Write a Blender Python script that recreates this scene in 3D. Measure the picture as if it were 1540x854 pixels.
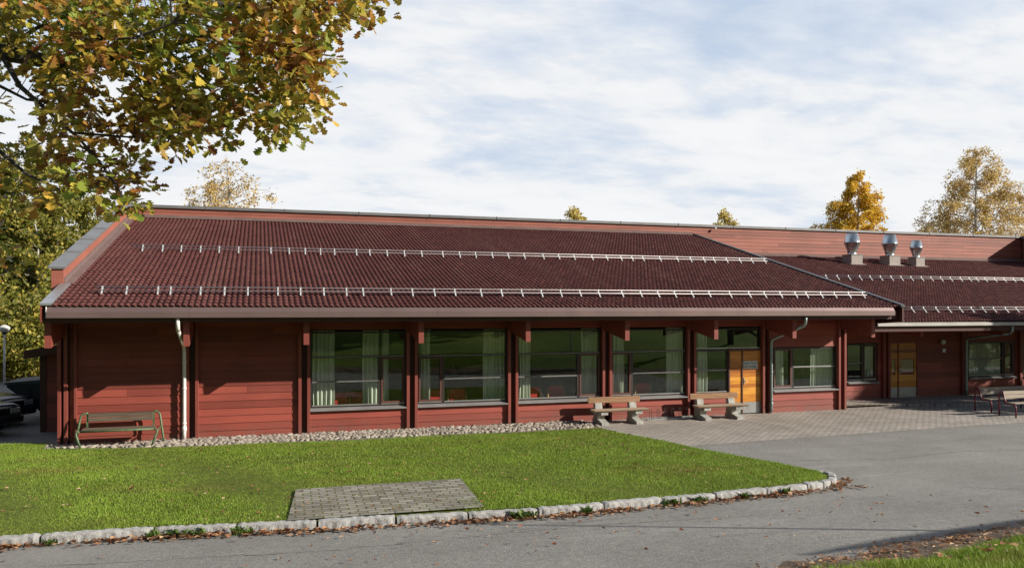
import bpy, math, random
import numpy as np
from mathutils import Vector, Matrix
random.seed(7); RNG = np.random.default_rng(7)
scene = bpy.context.scene
for o in list(bpy.data.objects): bpy.data.objects.remove(o, do_unlink=True)
col = scene.collection
PI = math.pi; R = math.radians

# ------------------------------------------------------------------ camera, sky, sun, exposure
F, YAW, CY, EYE = 1198.0, 0.3064, 37.2, 3.4
cam_d = bpy.data.cameras.new('camera'); cam = bpy.data.objects.new('camera', cam_d); col.objects.link(cam)
cam_d.sensor_width = 36.0; cam_d.lens = F/1540*36; cam_d.shift_y = CY/1540
cam_d.clip_start = 0.1; cam_d.clip_end = 3000
cam.location = (0, 0, EYE); cam.rotation_euler = (R(90), 0, -YAW)
scene.camera = cam
SUN_EL, SUN_AZ = 24.7, 121.5            # azimuth clockwise from +Y (away from the camera, square to the facade)
S = Vector((math.sin(R(SUN_AZ))*math.cos(R(SUN_EL)), math.cos(R(SUN_AZ))*math.cos(R(SUN_EL)), math.sin(R(SUN_EL))))
sd = bpy.data.lights.new('sun', 'SUN'); so = bpy.data.objects.new('sun', sd); col.objects.link(so)
sd.energy = 5.0; sd.angle = R(0.5); sd.color = (1.0, 0.93, 0.82)
so.rotation_euler = (-S).to_track_quat('-Z', 'Y').to_euler(); so.location = (30, -20, 30)
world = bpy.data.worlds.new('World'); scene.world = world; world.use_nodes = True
nt = world.node_tree; nt.nodes.clear()
def wn(t, **k):
    n = nt.nodes.new(t)
    for a, b in k.items(): setattr(n, a, b)
    return n
sky = wn('ShaderNodeTexSky', sky_type='NISHITA'); sky.sun_disc = False
sky.sun_elevation = R(SUN_EL); sky.sun_rotation = R(SUN_AZ); sky.altitude = 200; sky.dust_density = 0.6; sky.ozone_density = 1.5
tc = wn('ShaderNodeTexCoord'); sep = wn('ShaderNodeSeparateXYZ'); nt.links.new(tc.outputs['Generated'], sep.inputs[0])
def wm(op, a, b=None):
    n = wn('ShaderNodeMath', operation=op)
    for i, v in enumerate((a, b)):
        if v is None: continue
        if isinstance(v, (int, float)): n.inputs[i].default_value = v
        else: nt.links.new(v, n.inputs[i])
    return n.outputs[0]
zz = wm('ADD', wm('MAXIMUM', sep.outputs[2], 0.0), 0.18)
cmb = wn('ShaderNodeCombineXYZ')
nt.links.new(wm('DIVIDE', sep.outputs[0], zz), cmb.inputs[0]); nt.links.new(wm('DIVIDE', sep.outputs[1], zz), cmb.inputs[1])
mp = wn('ShaderNodeMapping'); nt.links.new(cmb.outputs[0], mp.inputs[0]); mp.inputs['Rotation'].default_value = (0, 0, R(35)); mp.inputs['Scale'].default_value = (0.8, 1.25, 1)
mp.inputs['Location'].default_value = (0.3, 1.7, 0)
n1 = wn('ShaderNodeTexNoise'); n1.inputs['Scale'].default_value = 1.5; n1.inputs['Detail'].default_value = 9; n1.inputs['Roughness'].default_value = 0.6; n1.inputs['Distortion'].default_value = 0.35
nt.links.new(mp.outputs[0], n1.inputs['Vector'])
n2 = wn('ShaderNodeTexNoise'); n2.inputs['Scale'].default_value = 5.5; n2.inputs['Detail'].default_value = 8; n2.inputs['Roughness'].default_value = 0.58
nt.links.new(mp.outputs[0], n2.inputs['Vector'])
dens = wm('ADD', wm('MULTIPLY', n1.outputs[0], 0.66), wm('MULTIPLY', n2.outputs[0], 0.34))
# thicker veil towards the horizon
dens = wm('ADD', dens, wm('MULTIPLY', wm('POWER', wm('SUBTRACT', 1.0, wm('MAXIMUM', sep.outputs[2], 0.0)), 5.0), 0.16))
dens = wm('SUBTRACT', dens, wm('MULTIPLY', wm('MAXIMUM', sep.outputs[2], 0.0), 0.10))
ramp = wn('ShaderNodeValToRGB'); nt.links.new(dens, ramp.inputs[0])
ramp.color_ramp.elements[0].position = 0.36; ramp.color_ramp.elements[0].color = (0.80, 0.80, 0.80, 1)
ramp.color_ramp.elements[1].position = 0.62; ramp.color_ramp.elements[1].color = (1, 1, 1, 1)
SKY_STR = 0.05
# cloud veil only on far half; unseen half kept clear to cut facade fill
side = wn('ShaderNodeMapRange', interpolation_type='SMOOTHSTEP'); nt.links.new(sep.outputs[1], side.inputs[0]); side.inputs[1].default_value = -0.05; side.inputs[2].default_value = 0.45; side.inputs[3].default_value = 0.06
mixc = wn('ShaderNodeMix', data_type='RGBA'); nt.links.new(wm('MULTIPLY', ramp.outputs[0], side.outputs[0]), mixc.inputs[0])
veil = wn('ShaderNodeValToRGB'); nt.links.new(dens, veil.inputs[0])      # thin veil lets the blue through
veil.color_ramp.elements[0].position = 0.34; veil.color_ramp.elements[0].color = (0.67, 0.79, 0.97, 1)
veil.color_ramp.elements[1].position = 0.55; veil.color_ramp.elements[1].color = (0.955, 0.97, 0.99, 1)
e_ = veil.color_ramp.elements.new(0.47); e_.color = (0.82, 0.885, 0.985, 1)
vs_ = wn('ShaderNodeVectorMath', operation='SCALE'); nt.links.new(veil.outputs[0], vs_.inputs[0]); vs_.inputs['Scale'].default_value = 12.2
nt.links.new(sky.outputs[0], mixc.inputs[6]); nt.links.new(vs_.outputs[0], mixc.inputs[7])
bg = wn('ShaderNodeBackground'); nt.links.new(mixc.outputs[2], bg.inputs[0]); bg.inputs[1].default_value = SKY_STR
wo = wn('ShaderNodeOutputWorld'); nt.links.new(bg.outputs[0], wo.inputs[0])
scene.view_settings.view_transform = 'Standard'; scene.view_settings.look = 'None'
scene.view_settings.gamma = 1; scene.view_settings.exposure = 0.65
scene.view_settings.use_curve_mapping = False
scene.render.engine = 'CYCLES'; scene.cycles.transparent_max_bounces = 24

# ------------------------------------------------------------------ helpers
def ray(x, y):                       # photograph pixel (1540 wide) -> direction in the place
    u = (x-770)/F; v = -(y-427-CY)/F; c, s = math.cos(YAW), math.sin(YAW)
    return Vector((u*c+s, -u*s+c, v))
def at(x, y, N): d = ray(x, y); return Vector((0, 0, EYE)) + d*(N/d.y)
def ground(x, y, z=0.0): d = ray(x, y); return Vector((0, 0, EYE)) + d*((z-EYE)/d.z)

class MB:
    def __init__(s): s.v = []; s.f = []; s.smooth = []
    def add(s, vs, fs, sm=False):
        b = len(s.v); s.v += [tuple(p) for p in vs]
        for f in fs: s.f.append(tuple(b+i for i in f)); s.smooth.append(sm)
        return s
    def box(s, x0, x1, y0, y1, z0, z1, bev=0.0):
        if bev <= 0:
            vs = [(x, y, z) for z in (z0, z1) for y in (y0, y1) for x in (x0, x1)]
            return s.add(vs, [(0,2,3,1),(4,5,7,6),(0,1,5,4),(2,6,7,3),(0,4,6,2),(1,3,7,5)])
        b = min(bev, (x1-x0)/2.01, (y1-y0)/2.01, (z1-z0)/2.01)
        import bmesh
        bm = bmesh.new(); bmesh.ops.create_cube(bm, size=1)
        for v in bm.verts: v.co = Vector(((x0+x1)/2+v.co.x*(x1-x0), (y0+y1)/2+v.co.y*(y1-y0), (z0+z1)/2+v.co.z*(z1-z0)))
        bmesh.ops.bevel(bm, geom=list(bm.edges), offset=b, segments=2, affect='EDGES', profile=0.5)
        bm.verts.index_update()
        s.add([v.co[:] for v in bm.verts], [[v.index for v in f.verts] for f in bm.faces]); bm.free(); return s
    def prism(s, poly, axis, a0, a1):   # 2D polygon extruded along an axis: 'x' poly=(y,z); 'y' poly=(x,z); 'z' poly=(x,y)
        def p3(p, a): return {'x': (a, p[0], p[1]), 'y': (p[0], a, p[1]), 'z': (p[0], p[1], a)}[axis]
        n = len(poly); vs = [p3(p, a0) for p in poly] + [p3(p, a1) for p in poly]
        fs = [tuple(range(n))[::-1], tuple(range(n, 2*n))] + [(i, (i+1) % n, n+(i+1) % n, n+i) for i in range(n)]
        return s.add(vs, fs)
    def tube(s, pts, rad, seg=8, cap=True):
        pts = [Vector(p) for p in pts]; n = len(pts)
        rads = rad if isinstance(rad, (list, tuple)) else [rad]*n
        vs = []; up = None
        for i, p in enumerate(pts):
            t = (pts[min(i+1, n-1)] - pts[max(i-1, 0)]).normalized()
            if up is None: up = Vector((0, 0, 1)) if abs(t.z) < 0.9 else Vector((1, 0, 0))
            a = t.cross(up)
            if a.length < 1e-4: a = t.orthogonal()
            a.normalize(); b = a.cross(t).normalized(); up = b
            for k in range(seg):
                q = 2*PI*k/seg; vs.append(p + (a*math.cos(q)+b*math.sin(q))*rads[i])
        fs = [(i*seg+k, i*seg+(k+1) % seg, (i+1)*seg+(k+1) % seg, (i+1)*seg+k) for i in range(n-1) for k in range(seg)]
        s.add(vs, fs, True)
        if cap: b0 = len(s.v)-n*seg; s.f += [tuple(b0+k for k in range(seg))[::-1], tuple(b0+(n-1)*seg+k for k in range(seg))]; s.smooth += [False, False]
        return s
    def lathe(s, prof, c, seg=24, sm=True):
        vs = [(c[0]+r*math.cos(2*PI*k/seg), c[1]+r*math.sin(2*PI*k/seg), c[2]+z) for r, z in prof for k in range(seg)]
        n = len(prof)
        s.add(vs, [(i*seg+k, i*seg+(k+1) % seg, (i+1)*seg+(k+1) % seg, (i+1)*seg+k) for i in range(n-1) for k in range(seg)], sm)
        return s
    def build(s, name, mat, parent=None): return link_mesh(name, s.v, s.f, mat, parent, s.smooth)

WLOC = {}
def mesh_np(name, V, FI, mat, parent=None, smooth=False, kside=4):
    V = np.asarray(V, np.float32); FI = np.asarray(FI, np.int32)
    c = np.array([(V[:, 0].min()+V[:, 0].max())/2, (V[:, 1].min()+V[:, 1].max())/2, V[:, 2].min()], np.float32)
    me = bpy.data.meshes.new(name); n = len(FI)
    me.vertices.add(len(V)); me.vertices.foreach_set('co', (V-c).ravel())
    me.loops.add(n*kside); me.loops.foreach_set('vertex_index', FI.ravel())
    me.polygons.add(n); me.polygons.foreach_set('loop_start', np.arange(0, n*kside, kside, dtype=np.int32))
    if smooth: me.polygons.foreach_set('use_smooth', np.ones(n, bool))
    me.update(calc_edges=True); me.validate()
    return finish(name, me, Vector([float(a) for a in c]), mat, parent)
def link_mesh(name, v, f, mat, parent, smooth):
    xs, ys, zs = zip(*v); c = Vector(((min(xs)+max(xs))/2, (min(ys)+max(ys))/2, min(zs)))
    me = bpy.data.meshes.new(name); me.from_pydata([(p[0]-c.x, p[1]-c.y, p[2]-c.z) for p in v], [], f)
    me.polygons.foreach_set('use_smooth', smooth); me.update()
    return finish(name, me, c, mat, parent)
def finish(name, me, c, mat, parent):
    o = bpy.data.objects.new(name, me); col.objects.link(o); me.materials.append(mat)
    WLOC[o] = c
    if parent is not None: o.parent = parent; o.location = c - WLOC[parent]
    else: o.location = c
    return o
def empty(name, loc, label=None, cat=None, group=None, parent=None):
    o = bpy.data.objects.new(name, None); col.objects.link(o); o.empty_display_size = 0.2
    WLOC[o] = Vector(loc)
    if parent is not None: o.parent = parent; o.location = Vector(loc)-WLOC[parent]
    else: o.location = loc
    if label: tag(o, label, cat, group)
    return o
def tag(o, label, cat, group=None, kind=None):
    if label: o['label'] = label
    if cat: o['category'] = cat
    if group: o['group'] = group
    if kind: o['kind'] = kind
    return o
def structure(o): o['kind'] = 'structure'; return o
def copy_tree(o, parent=None):
    c = o.copy(); col.objects.link(c)
    if parent is not None: c.parent = parent
    for ch in [q for q in bpy.data.objects if q.parent == o]: copy_tree(ch, c)
    return c
def place(o, loc, rz=0.0): o.location = loc; o.rotation_euler = (0, 0, rz); return o

# ------------------------------------------------------------------ materials
class MT:
    def __init__(s, name):
        s.m = bpy.data.materials.new(name); s.m.use_nodes = True; s.t = s.m.node_tree; s.t.nodes.clear()
        s.out = s.n('ShaderNodeOutputMaterial'); s.p = s.n('ShaderNodeBsdfPrincipled'); s.l(s.p.outputs[0], s.out.inputs[0])
        s.tc = s.n('ShaderNodeTexCoord'); s.geo = s.n('ShaderNodeNewGeometry')
    def n(s, t, **k):
        q = s.t.nodes.new(t)
        for a, b in k.items(): setattr(q, a, b)
        return q
    def l(s, a, b): s.t.links.new(a, b)
    def map(s, sc=(1, 1, 1), rot=(0, 0, 0), src=None, loc=(0, 0, 0)):
        q = s.n('ShaderNodeMapping'); s.l(src or s.geo.outputs['Position'], q.inputs[0])
        q.inputs['Scale'].default_value = sc; q.inputs['Rotation'].default_value = rot; q.inputs['Location'].default_value = loc; return q.outputs[0]
    def noise(s, scale, detail=4, rough=0.55, vec=None, out=0):
        q = s.n('ShaderNodeTexNoise'); q.inputs['Scale'].default_value = scale; q.inputs['Detail'].default_value = detail; q.inputs['Roughness'].default_value = rough
        s.l(vec if vec is not None else s.geo.outputs['Position'], q.inputs['Vector']); return q.outputs[out]
    def ramp(s, fac, stops, interp='LINEAR'):
        q = s.n('ShaderNodeValToRGB'); s.l(fac, q.inputs[0]); cr = q.color_ramp; cr.interpolation = interp
        while len(cr.elements) < len(stops): cr.elements.new(0.5)
        for e, (p, c) in zip(cr.elements, stops): e.position = p; e.color = (c[0], c[1], c[2], 1) if not isinstance(c, (int, float)) else (c, c, c, 1)
        return q.outputs[0]
    def mix(s, fac, a, b, blend='MIX'):
        q = s.n('ShaderNodeMix', data_type='RGBA', blend_type=blend)
        for i, v in ((0, fac), (6, a), (7, b)):
            if isinstance(v, (int, float)): q.inputs[i].default_value = v
            elif isinstance(v, tuple): q.inputs[i].default_value = (*v, 1)
            else: s.l(v, q.inputs[i])
        return q.outputs[2]
    def math(s, op, a, b=0.0):
        q = s.n('ShaderNodeMath', operation=op)
        for i, v in enumerate((a, b)):
            if isinstance(v, (int, float)): q.inputs[i].default_value = v
            else: s.l(v, q.inputs[i])
        return q.outputs[0]
    def color(s, c):
        if isinstance(c, tuple): s.p.inputs['Base Color'].default_value = (*c, 1)
        else: s.l(c, s.p.inputs['Base Color'])
        return s
    def rough(s, r, metal=0.0, spec=0.5):
        if isinstance(r, (int, float)): s.p.inputs['Roughness'].default_value = r
        else: s.l(r, s.p.inputs['Roughness'])
        s.p.inputs['Metallic'].default_value = metal; s.p.inputs['Specular IOR Level'].default_value = spec; return s
    def bump(s, h, strength=0.4, dist=0.01):
        q = s.n('ShaderNodeBump'); q.inputs['Strength'].default_value = strength; q.inputs['Distance'].default_value = dist
        s.l(h, q.inputs['Height']); s.l(q.outputs[0], s.p.inputs['Normal']); return s
    def isl(s): return s.geo.outputs['Random Per Island']

def simple(name, c, rough=0.6, metal=0.0, var=0.18, scale=6.0, bump=0.0, spec=0.5):
    m = MT(name); n = m.noise(scale, 5)
    m.color(m.mix(1.0, tuple(c), m.ramp(n, [(0.25, 1-var*1.6), (0.75, 1+var*0.6)]), 'MULTIPLY')).rough(rough, metal, spec)
    if bump: m.bump(m.noise(scale*8, 4), bump, 0.01)
    return m.m
def paint_wood(name, base, island=0.25, streak=(1.2, 30, 30), rough=0.55, spec=0.35):
    m = MT(name); g = m.noise(1.0, 6, 0.6, m.map(streak)); big = m.noise(0.7, 3); st = m.noise(3.0, 6, 0.7, m.map((0.5, 1, 2.2)))
    v = m.ramp(m.isl(), [(0, 1-island), (1, 1+island)])
    c = m.mix(1.0, tuple(base), v, 'MULTIPLY'); c = m.mix(1.0, c, m.ramp(g, [(0.3, 0.86), (0.7, 1.1)]), 'MULTIPLY')
    c = m.mix(1.0, c, m.ramp(big, [(0.3, 0.88), (0.7, 1.1)]), 'MULTIPLY')
    c = m.mix(m.ramp(st, [(0.62, 0.0), (0.78, 0.28)]), c, tuple(min(1, b*1.5+0.05) for b in base))
    sz = m.n('ShaderNodeSeparateXYZ'); m.l(m.geo.outputs['Position'], sz.inputs[0])
    sp = m.math('MULTIPLY', m.ramp(sz.outputs[2], [(0.04, 1.0), (0.42, 0.0)]), m.ramp(m.noise(5, 6, 0.75), [(0.40, 0.0), (0.70, 0.75)]))
    c = m.mix(sp, c, (0.13, 0.085, 0.065))
    m.color(c).rough(rough, 0, spec).bump(g, 0.25, 0.004); return m.m

M = {}
RED = (0.222, 0.048, 0.033)
M['red'] = paint_wood('red_painted_boards', RED, 0.30)
M['redpost'] = paint_wood('red_painted_posts', (0.205, 0.049, 0.036), 0.12, (30, 30, 1.2))
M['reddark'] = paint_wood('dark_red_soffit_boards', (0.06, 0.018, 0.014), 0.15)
M['upper'] = paint_wood('faded_red_boards', (0.27, 0.088, 0.060), 0.22, (0.8, 30, 24), 0.65)
def tiles():
    m = MT('red_brown_roof_tiles'); n = m.noise(1.1, 4, 0.6); f = m.noise(22, 2); sp = m.noise(7, 6, 0.7)
    c = m.ramp(n, [(0.3, (0.084, 0.030, 0.028)), (0.55, (0.100, 0.036, 0.033)), (0.75, (0.120, 0.043, 0.039))])
    c = m.mix(1.0, c, m.ramp(f, [(0.3, 0.75), (0.7, 1.2)]), 'MULTIPLY')
    c = m.mix(m.ramp(sp, [(0.60, 0), (0.76, 0.45)]), c, (0.10, 0.062, 0.052))
    c = m.mix(m.ramp(m.noise(1.0, 5, 0.7, m.map((1.4, 0.25, 0.25))), [(0.50, 0), (0.72, 0.40)]), c, (0.165, 0.085, 0.072))
    c = m.mix(m.ramp(m.noise(2.2, 6, 0.75), [(0.62, 0), (0.74, 0.3)]), c, (0.070, 0.048, 0.038))
    m.color(c).rough(0.8, 0, 0.12).bump(f, 0.3, 0.004); return m.m
M['tile'] = tiles()
M['flash'] = simple('brown_metal_flashing', (0.155, 0.105, 0.095), 0.42, 0.0, 0.15, 2.5)
M['gutter'] = simple('mauve_brown_metal_gutter', (0.20, 0.135, 0.128), 0.40, 0.45, 0.10, 1.5, spec=0.6)
M['coping'] = simple('grey_metal_coping', (0.19, 0.185, 0.185), 0.45, 0.3, 0.15, 1.8)
M['vergedark'] = simple('dark_verge_metal', (0.075, 0.075, 0.078), 0.4, 0.3, 0.15, 2)
M['gutterpale'] = simple('pale_metal_gutter', (0.50, 0.47, 0.43), 0.35, 0.2, 0.12, 1.6)
M['frame'] = simple('dark_brown_window_frame', (0.030, 0.020, 0.017), 0.45, 0, 0.2, 5)
M['casement'] = paint_wood('red_brown_casement', (0.10, 0.040, 0.030), 0.1)
M['alu'] = simple('weathered_aluminium', (0.42, 0.42, 0.42), 0.38, 0.7, 0.15, 3)
M['barmetal'] = simple('dull_glazing_bar_metal', (0.20, 0.19, 0.185), 0.45, 0.3, 0.15, 3)
M['sill'] = simple('grey_metal_sill', (0.27, 0.26, 0.26), 0.45, 0.3, 0.15, 3)
M['zinc'] = simple('galvanised_steel', (0.55, 0.60, 0.63), 0.28, 0.9, 0.15, 4)
M['guard'] = simple('galvanised_snow_guard', (0.58, 0.60, 0.60), 0.5, 0.3, 0.1, 4)
M['rail'] = simple('snow_guard_rail', (0.60, 0.56, 0.56), 0.5, 0.4, 0.12, 4)
M['pipewhite'] = simple('white_painted_downpipe', (0.70, 0.66, 0.63), 0.45, 0, 0.15, 5)
M['pipegreen'] = simple('grey_green_downpipe', (0.25, 0.31, 0.29), 0.4, 0.3, 0.2, 5)
M['concrete'] = simple('pale_concrete', (0.38, 0.37, 0.335), 0.85, 0, 0.3, 7, 0.4, 0.2)
M['ventbox'] = simple('vent_base_metal', (0.26, 0.22, 0.20), 0.5, 0.1, 0.12, 3)
M['white'] = simple('white_plastic', (0.68, 0.68, 0.66), 0.4)
M['black'] = simple('black_plastic', (0.012, 0.012, 0.013), 0.45)
M['rubber'] = simple('tyre_rubber', (0.02, 0.02, 0.02), 0.8)
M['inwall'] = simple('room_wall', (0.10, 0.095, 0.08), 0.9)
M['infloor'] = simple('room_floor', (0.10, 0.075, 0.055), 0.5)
M['redfab'] = simple('red_upholstery', (0.50, 0.02, 0.035), 0.9, 0, 0.2, 9)
M['blond'] = simple('blond_chair_wood', (0.50, 0.30, 0.10), 0.5, 0, 0.2, 9)
M['greenpaint'] = simple('worn_green_paint', (0.085, 0.135, 0.06), 0.5, 0, 0.35, 11)
M['redpaint'] = simple('dark_red_tube_paint', (0.17, 0.016, 0.03), 0.4, 0, 0.2, 11)
M['carpaint'] = simple('dark_car_paint', (0.018, 0.020, 0.026), 0.25, 0.0, 0.1, 2, spec=0.6)
M['carpaint2'] = simple('dark_blue_car_paint', (0.020, 0.024, 0.034), 0.25, 0.0, 0.1, 2, spec=0.6)
M['carglass'] = simple('car_window_glass', (0.01, 0.012, 0.014), 0.08)
M['lamp'] = simple('headlight_glass', (0.35, 0.37, 0.38), 0.15)
M['skip'] = simple('dark_skip_steel', (0.012, 0.013, 0.014), 0.55, 0.0, 0.35, 3)
M['tarp'] = simple('grey_green_tarpaulin', (0.04, 0.046, 0.044), 0.6, 0, 0.3, 4)
M['glob'] = simple('opal_globe', (0.62, 0.60, 0.57), 0.3)
def wood(name, a, b, streak=(2, 40, 40), rough=0.7):
    m = MT(name); g = m.noise(1.0, 7, 0.65, m.map(streak)); k = m.noise(5, 3)
    c = m.ramp(g, [(0.3, a), (0.7, b)]); c = m.mix(1.0, c, m.ramp(m.isl(), [(0, 0.8), (1, 1.18)]), 'MULTIPLY')
    c = m.mix(m.ramp(k, [(0.68, 0), (0.74, 0.5)]), c, tuple(x*0.45 for x in a))
    m.color(c).rough(rough, 0, 0.3).bump(g, 0.4, 0.004); return m.m
M['plankgrey'] = wood('weathered_grey_planks', (0.065, 0.048, 0.034), (0.155, 0.12, 0.085))
M['plankbrown'] = wood('brown_bench_plank', (0.16, 0.085, 0.045), (0.36, 0.21, 0.115))
M['log'] = wood('pale_half_log', (0.26, 0.185, 0.125), (0.46, 0.35, 0.255))
M['slatpale'] = wood('pale_bench_slats', (0.20, 0.16, 0.12), (0.34, 0.285, 0.22))
def pine():
    m = MT('varnished_pine_boards'); g = m.noise(1.0, 7, 0.65, m.map((2.2, 30, 26)))
    c = m.ramp(m.isl(), [(0, (0.20, 0.060, 0.022)), (0.2, (0.42, 0.14, 0.026)), (0.7, (0.62, 0.25, 0.032)), (1, (0.72, 0.33, 0.055))])
    c = m.mix(1.0, c, m.ramp(g, [(0.28, 0.62), (0.7, 1.15)]), 'MULTIPLY')
    m.color(c).rough(0.35, 0, 0.4).bump(g, 0.15, 0.003); return m.m
M['pine'] = pine()
def glass():
    m = MT('window_glass'); t = m.t
    tr = m.n('ShaderNodeBsdfTransparent'); tr.inputs[0].default_value = (0.86, 0.90, 0.86, 1)
    gl = m.n('ShaderNodeBsdfGlossy'); gl.inputs['Roughness'].default_value = 0.006; gl.inputs[0].default_value = (0.92, 1, 0.92, 1)
    b = m.n('ShaderNodeBump'); b.inputs['Strength'].default_value = 0.05; b.inputs['Distance'].default_value = 0.02
    m.l(m.noise(1.1, 1), b.inputs['Height']); m.l(b.outputs[0], gl.inputs['Normal'])
    dt = m.n('ShaderNodeVectorMath', operation='DOT_PRODUCT'); m.l(m.geo.outputs['Normal'], dt.inputs[0]); m.l(m.geo.outputs['Incoming'], dt.inputs[1])
    cs = m.math('SUBTRACT', 1.0, m.math('ABSOLUTE', dt.outputs['Value']))
    fac = m.math('ADD', 0.09, m.math('MULTIPLY', 0.88, m.math('POWER', cs, 4.5)))      # two glass layers, seen from either side
    mx = m.n('ShaderNodeMixShader'); m.l(fac, mx.inputs[0]); m.l(tr.outputs[0], mx.inputs[1]); m.l(gl.outputs[0], mx.inputs[2])
    m.l(mx.outputs[0], m.out.inputs[0]); return m.m
M['glass'] = glass()
def leafy(name, stops, transl=0.35, rough=0.5, big=None):
    g_ = 1.0 if name in ('weed_leaves', 'dry_fallen_leaves', 'dark_spruce_needles') else 1.28
    stops = [(p, tuple(min(.85, v*g_) for v in c)) for p, c in stops]; transl = transl if g_ == 1 else .42
    m = MT(name); c = m.ramp(m.isl(), stops)
    if big: c = m.mix(m.ramp(m.noise(big[0], 2), [(0.42, 0.0), (0.57, 1.0)]), c, m.ramp(m.isl(), big[1]))
    m.color(c).rough(rough, 0, 0.3)
    tl = m.n('ShaderNodeBsdfTranslucent'); m.l(c, tl.inputs[0])
    mx = m.n('ShaderNodeMixShader'); mx.inputs[0].default_value = transl; m.l(m.p.outputs[0], mx.inputs[1]); m.l(tl.outputs[0], mx.inputs[2])
    m.l(mx.outputs[0], m.out.inputs[0]); return m.m
M['oakleaf'] = leafy('oak_leaves', [(0, (0.11, 0.042, 0.018)), (0.3, (0.23, 0.095, 0.025)), (0.5, (0.38, 0.19, 0.034)), (0.66, (0.34, 0.25, 0.038)), (0.86, (0.16, 0.19, 0.03)), (1, (0.58, 0.36, 0.055))], 0.38, 0.35,
    (0.62, [(0, (0.14, 0.19, 0.032)), (0.4, (0.25, 0.30, 0.045)), (0.72, (0.40, 0.37, 0.055)), (0.86, (0.34, 0.17, 0.035)), (1, (0.58, 0.47, 0.08))]))
M['birchgreen'] = leafy('yellow_green_birch_leaves', [(0, (0.085, 0.10, 0.018)), (0.45, (0.16, 0.165, 0.03)), (0.8, (0.25, 0.22, 0.04)), (1, (0.42, 0.31, 0.065))], 0.3)
M['birchgold'] = leafy('golden_birch_leaves', [(0, (0.34, 0.20, 0.02)), (0.5, (0.56, 0.36, 0.035)), (1, (0.66, 0.48, 0.08))], 0.3)
M['birchpale'] = leafy('faded_golden_birch_leaves', [(0, (0.24, 0.16, 0.055)), (0.5, (0.43, 0.30, 0.10)), (1, (0.58, 0.45, 0.20))], 0.3)
M['olive'] = leafy('olive_tree_leaves', [(0, (0.26, 0.20, 0.06)), (0.5, (0.42, 0.34, 0.09)), (1, (0.60, 0.48, 0.16))], 0.3)
M['spruce'] = leafy('dark_spruce_needles', [(0, (0.02, 0.035, 0.014)), (1, (0.05, 0.075, 0.025))], 0.1)
M['weed'] = leafy('weed_leaves', [(0, (0.05, 0.10, 0.016)), (1, (0.14, 0.21, 0.035))], 0.3)
M['dryleaf'] = leafy('dry_fallen_leaves', [(0, (0.12, 0.05, 0.025)), (0.35, (0.26, 0.11, 0.05)), (0.7, (0.38, 0.20, 0.10)), (1, (0.52, 0.36, 0.22))], 0.15, 0.7)
M['bark'] = simple('dark_oak_bark', (0.055, 0.045, 0.038), 0.9, 0, 0.3, 12, 0.6)
def birchbark():
    m = MT('birch_bark'); n = m.noise(1.0, 5, 0.6, m.map((3, 3, 9)))
    m.color(m.ramp(n, [(0.36, (0.06, 0.05, 0.045)), (0.48, (0.42, 0.40, 0.37)), (0.8, (0.58, 0.56, 0.52))])).rough(0.8); return m.m
M['birchbark'] = birchbark()
def grassmat():
    m = MT('lawn_blades')
    c = m.ramp(m.isl(), [(0, (0.14, 0.225, 0.022)), (0.5, (0.205, 0.305, 0.032)), (0.9, (0.27, 0.36, 0.05)), (1, (0.42, 0.42, 0.14))])
    big = m.noise(0.55, 5, 0.6); mid = m.noise(2.6, 4, 0.6)
    c = m.mix(1.0, c, m.ramp(big, [(0.3, 0.80), (0.7, 1.18)]), 'MULTIPLY')
    c = m.mix(m.ramp(m.noise(1.0, 5, 0.6, m.map((0.3, 1.0, 1))), [(0.52, 0), (0.72, 0.6)]), c, (0.25, 0.21, 0.06))
    c = m.mix(m.ramp(m.noise(1.7, 5, 0.7), [(0.60, 0), (0.70, 0.55)]), c, (0.10, 0.20, 0.02))
    c = m.mix(1.0, c, m.ramp(mid, [(0.3, 0.88), (0.7, 1.1)]), 'MULTIPLY')
    m.color(c).rough(0.55, 0, 0.25)
    tl = m.n('ShaderNodeBsdfTranslucent'); m.l(c, tl.inputs[0])
    mx = m.n('ShaderNodeMixShader'); mx.inputs[0].default_value = 0.3; m.l(m.p.outputs[0], mx.inputs[1]); m.l(tl.outputs[0], mx.inputs[2]); m.l(mx.outputs[0], m.out.inputs[0])
    return m.m
M['grass'] = grassmat()
def soil():
    m = MT('turf_soil'); n = m.noise(9, 6, 0.65)
    m.color(m.ramp(n, [(0.3, (0.050, 0.066, 0.014)), (0.7, (0.115, 0.135, 0.026))])).rough(0.95, 0, 0.1).bump(n, 0.5, 0.03); return m.m
M['soil'] = soil()
def terrain_mat():
    m = MT('hillside_grass'); n = m.noise(0.12, 6, 0.6); f = m.noise(14, 5, 0.7)
    c = m.ramp(n, [(0.3, (0.055, 0.095, 0.015)), (0.55, (0.15, 0.21, 0.030)), (0.75, (0.24, 0.26, 0.05))])
    c = m.mix(1.0, c, m.ramp(f, [(0.3, 0.6), (0.7, 1.3)]), 'MULTIPLY')
    m.color(c).rough(0.95, 0, 0.1).bump(f, 0.6, 0.05); return m.m
M['terrain'] = terrain_mat()
def dirt():
    m = MT('gravelly_dirt'); n = m.noise(3.2, 6, 0.7); f = m.noise(38, 4, 0.75); v = m.n('ShaderNodeTexVoronoi'); v.inputs['Scale'].default_value = 26; m.l(m.geo.outputs['Position'], v.inputs['Vector'])
    c = m.ramp(n, [(0.3, (0.085, 0.062, 0.045)), (0.7, (0.20, 0.155, 0.12))]); c = m.mix(1.0, c, m.ramp(f, [(0.3, 0.55), (0.72, 1.5)]), 'MULTIPLY')
    c = m.mix(m.ramp(v.outputs[0], [(0.10, 0.55), (0.28, 0)]), c, (0.30, 0.26, 0.22))
    m.color(c).rough(0.95, 0, 0.1).bump(f, 0.8, 0.03); return m.m
M['dirt'] = dirt()
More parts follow.
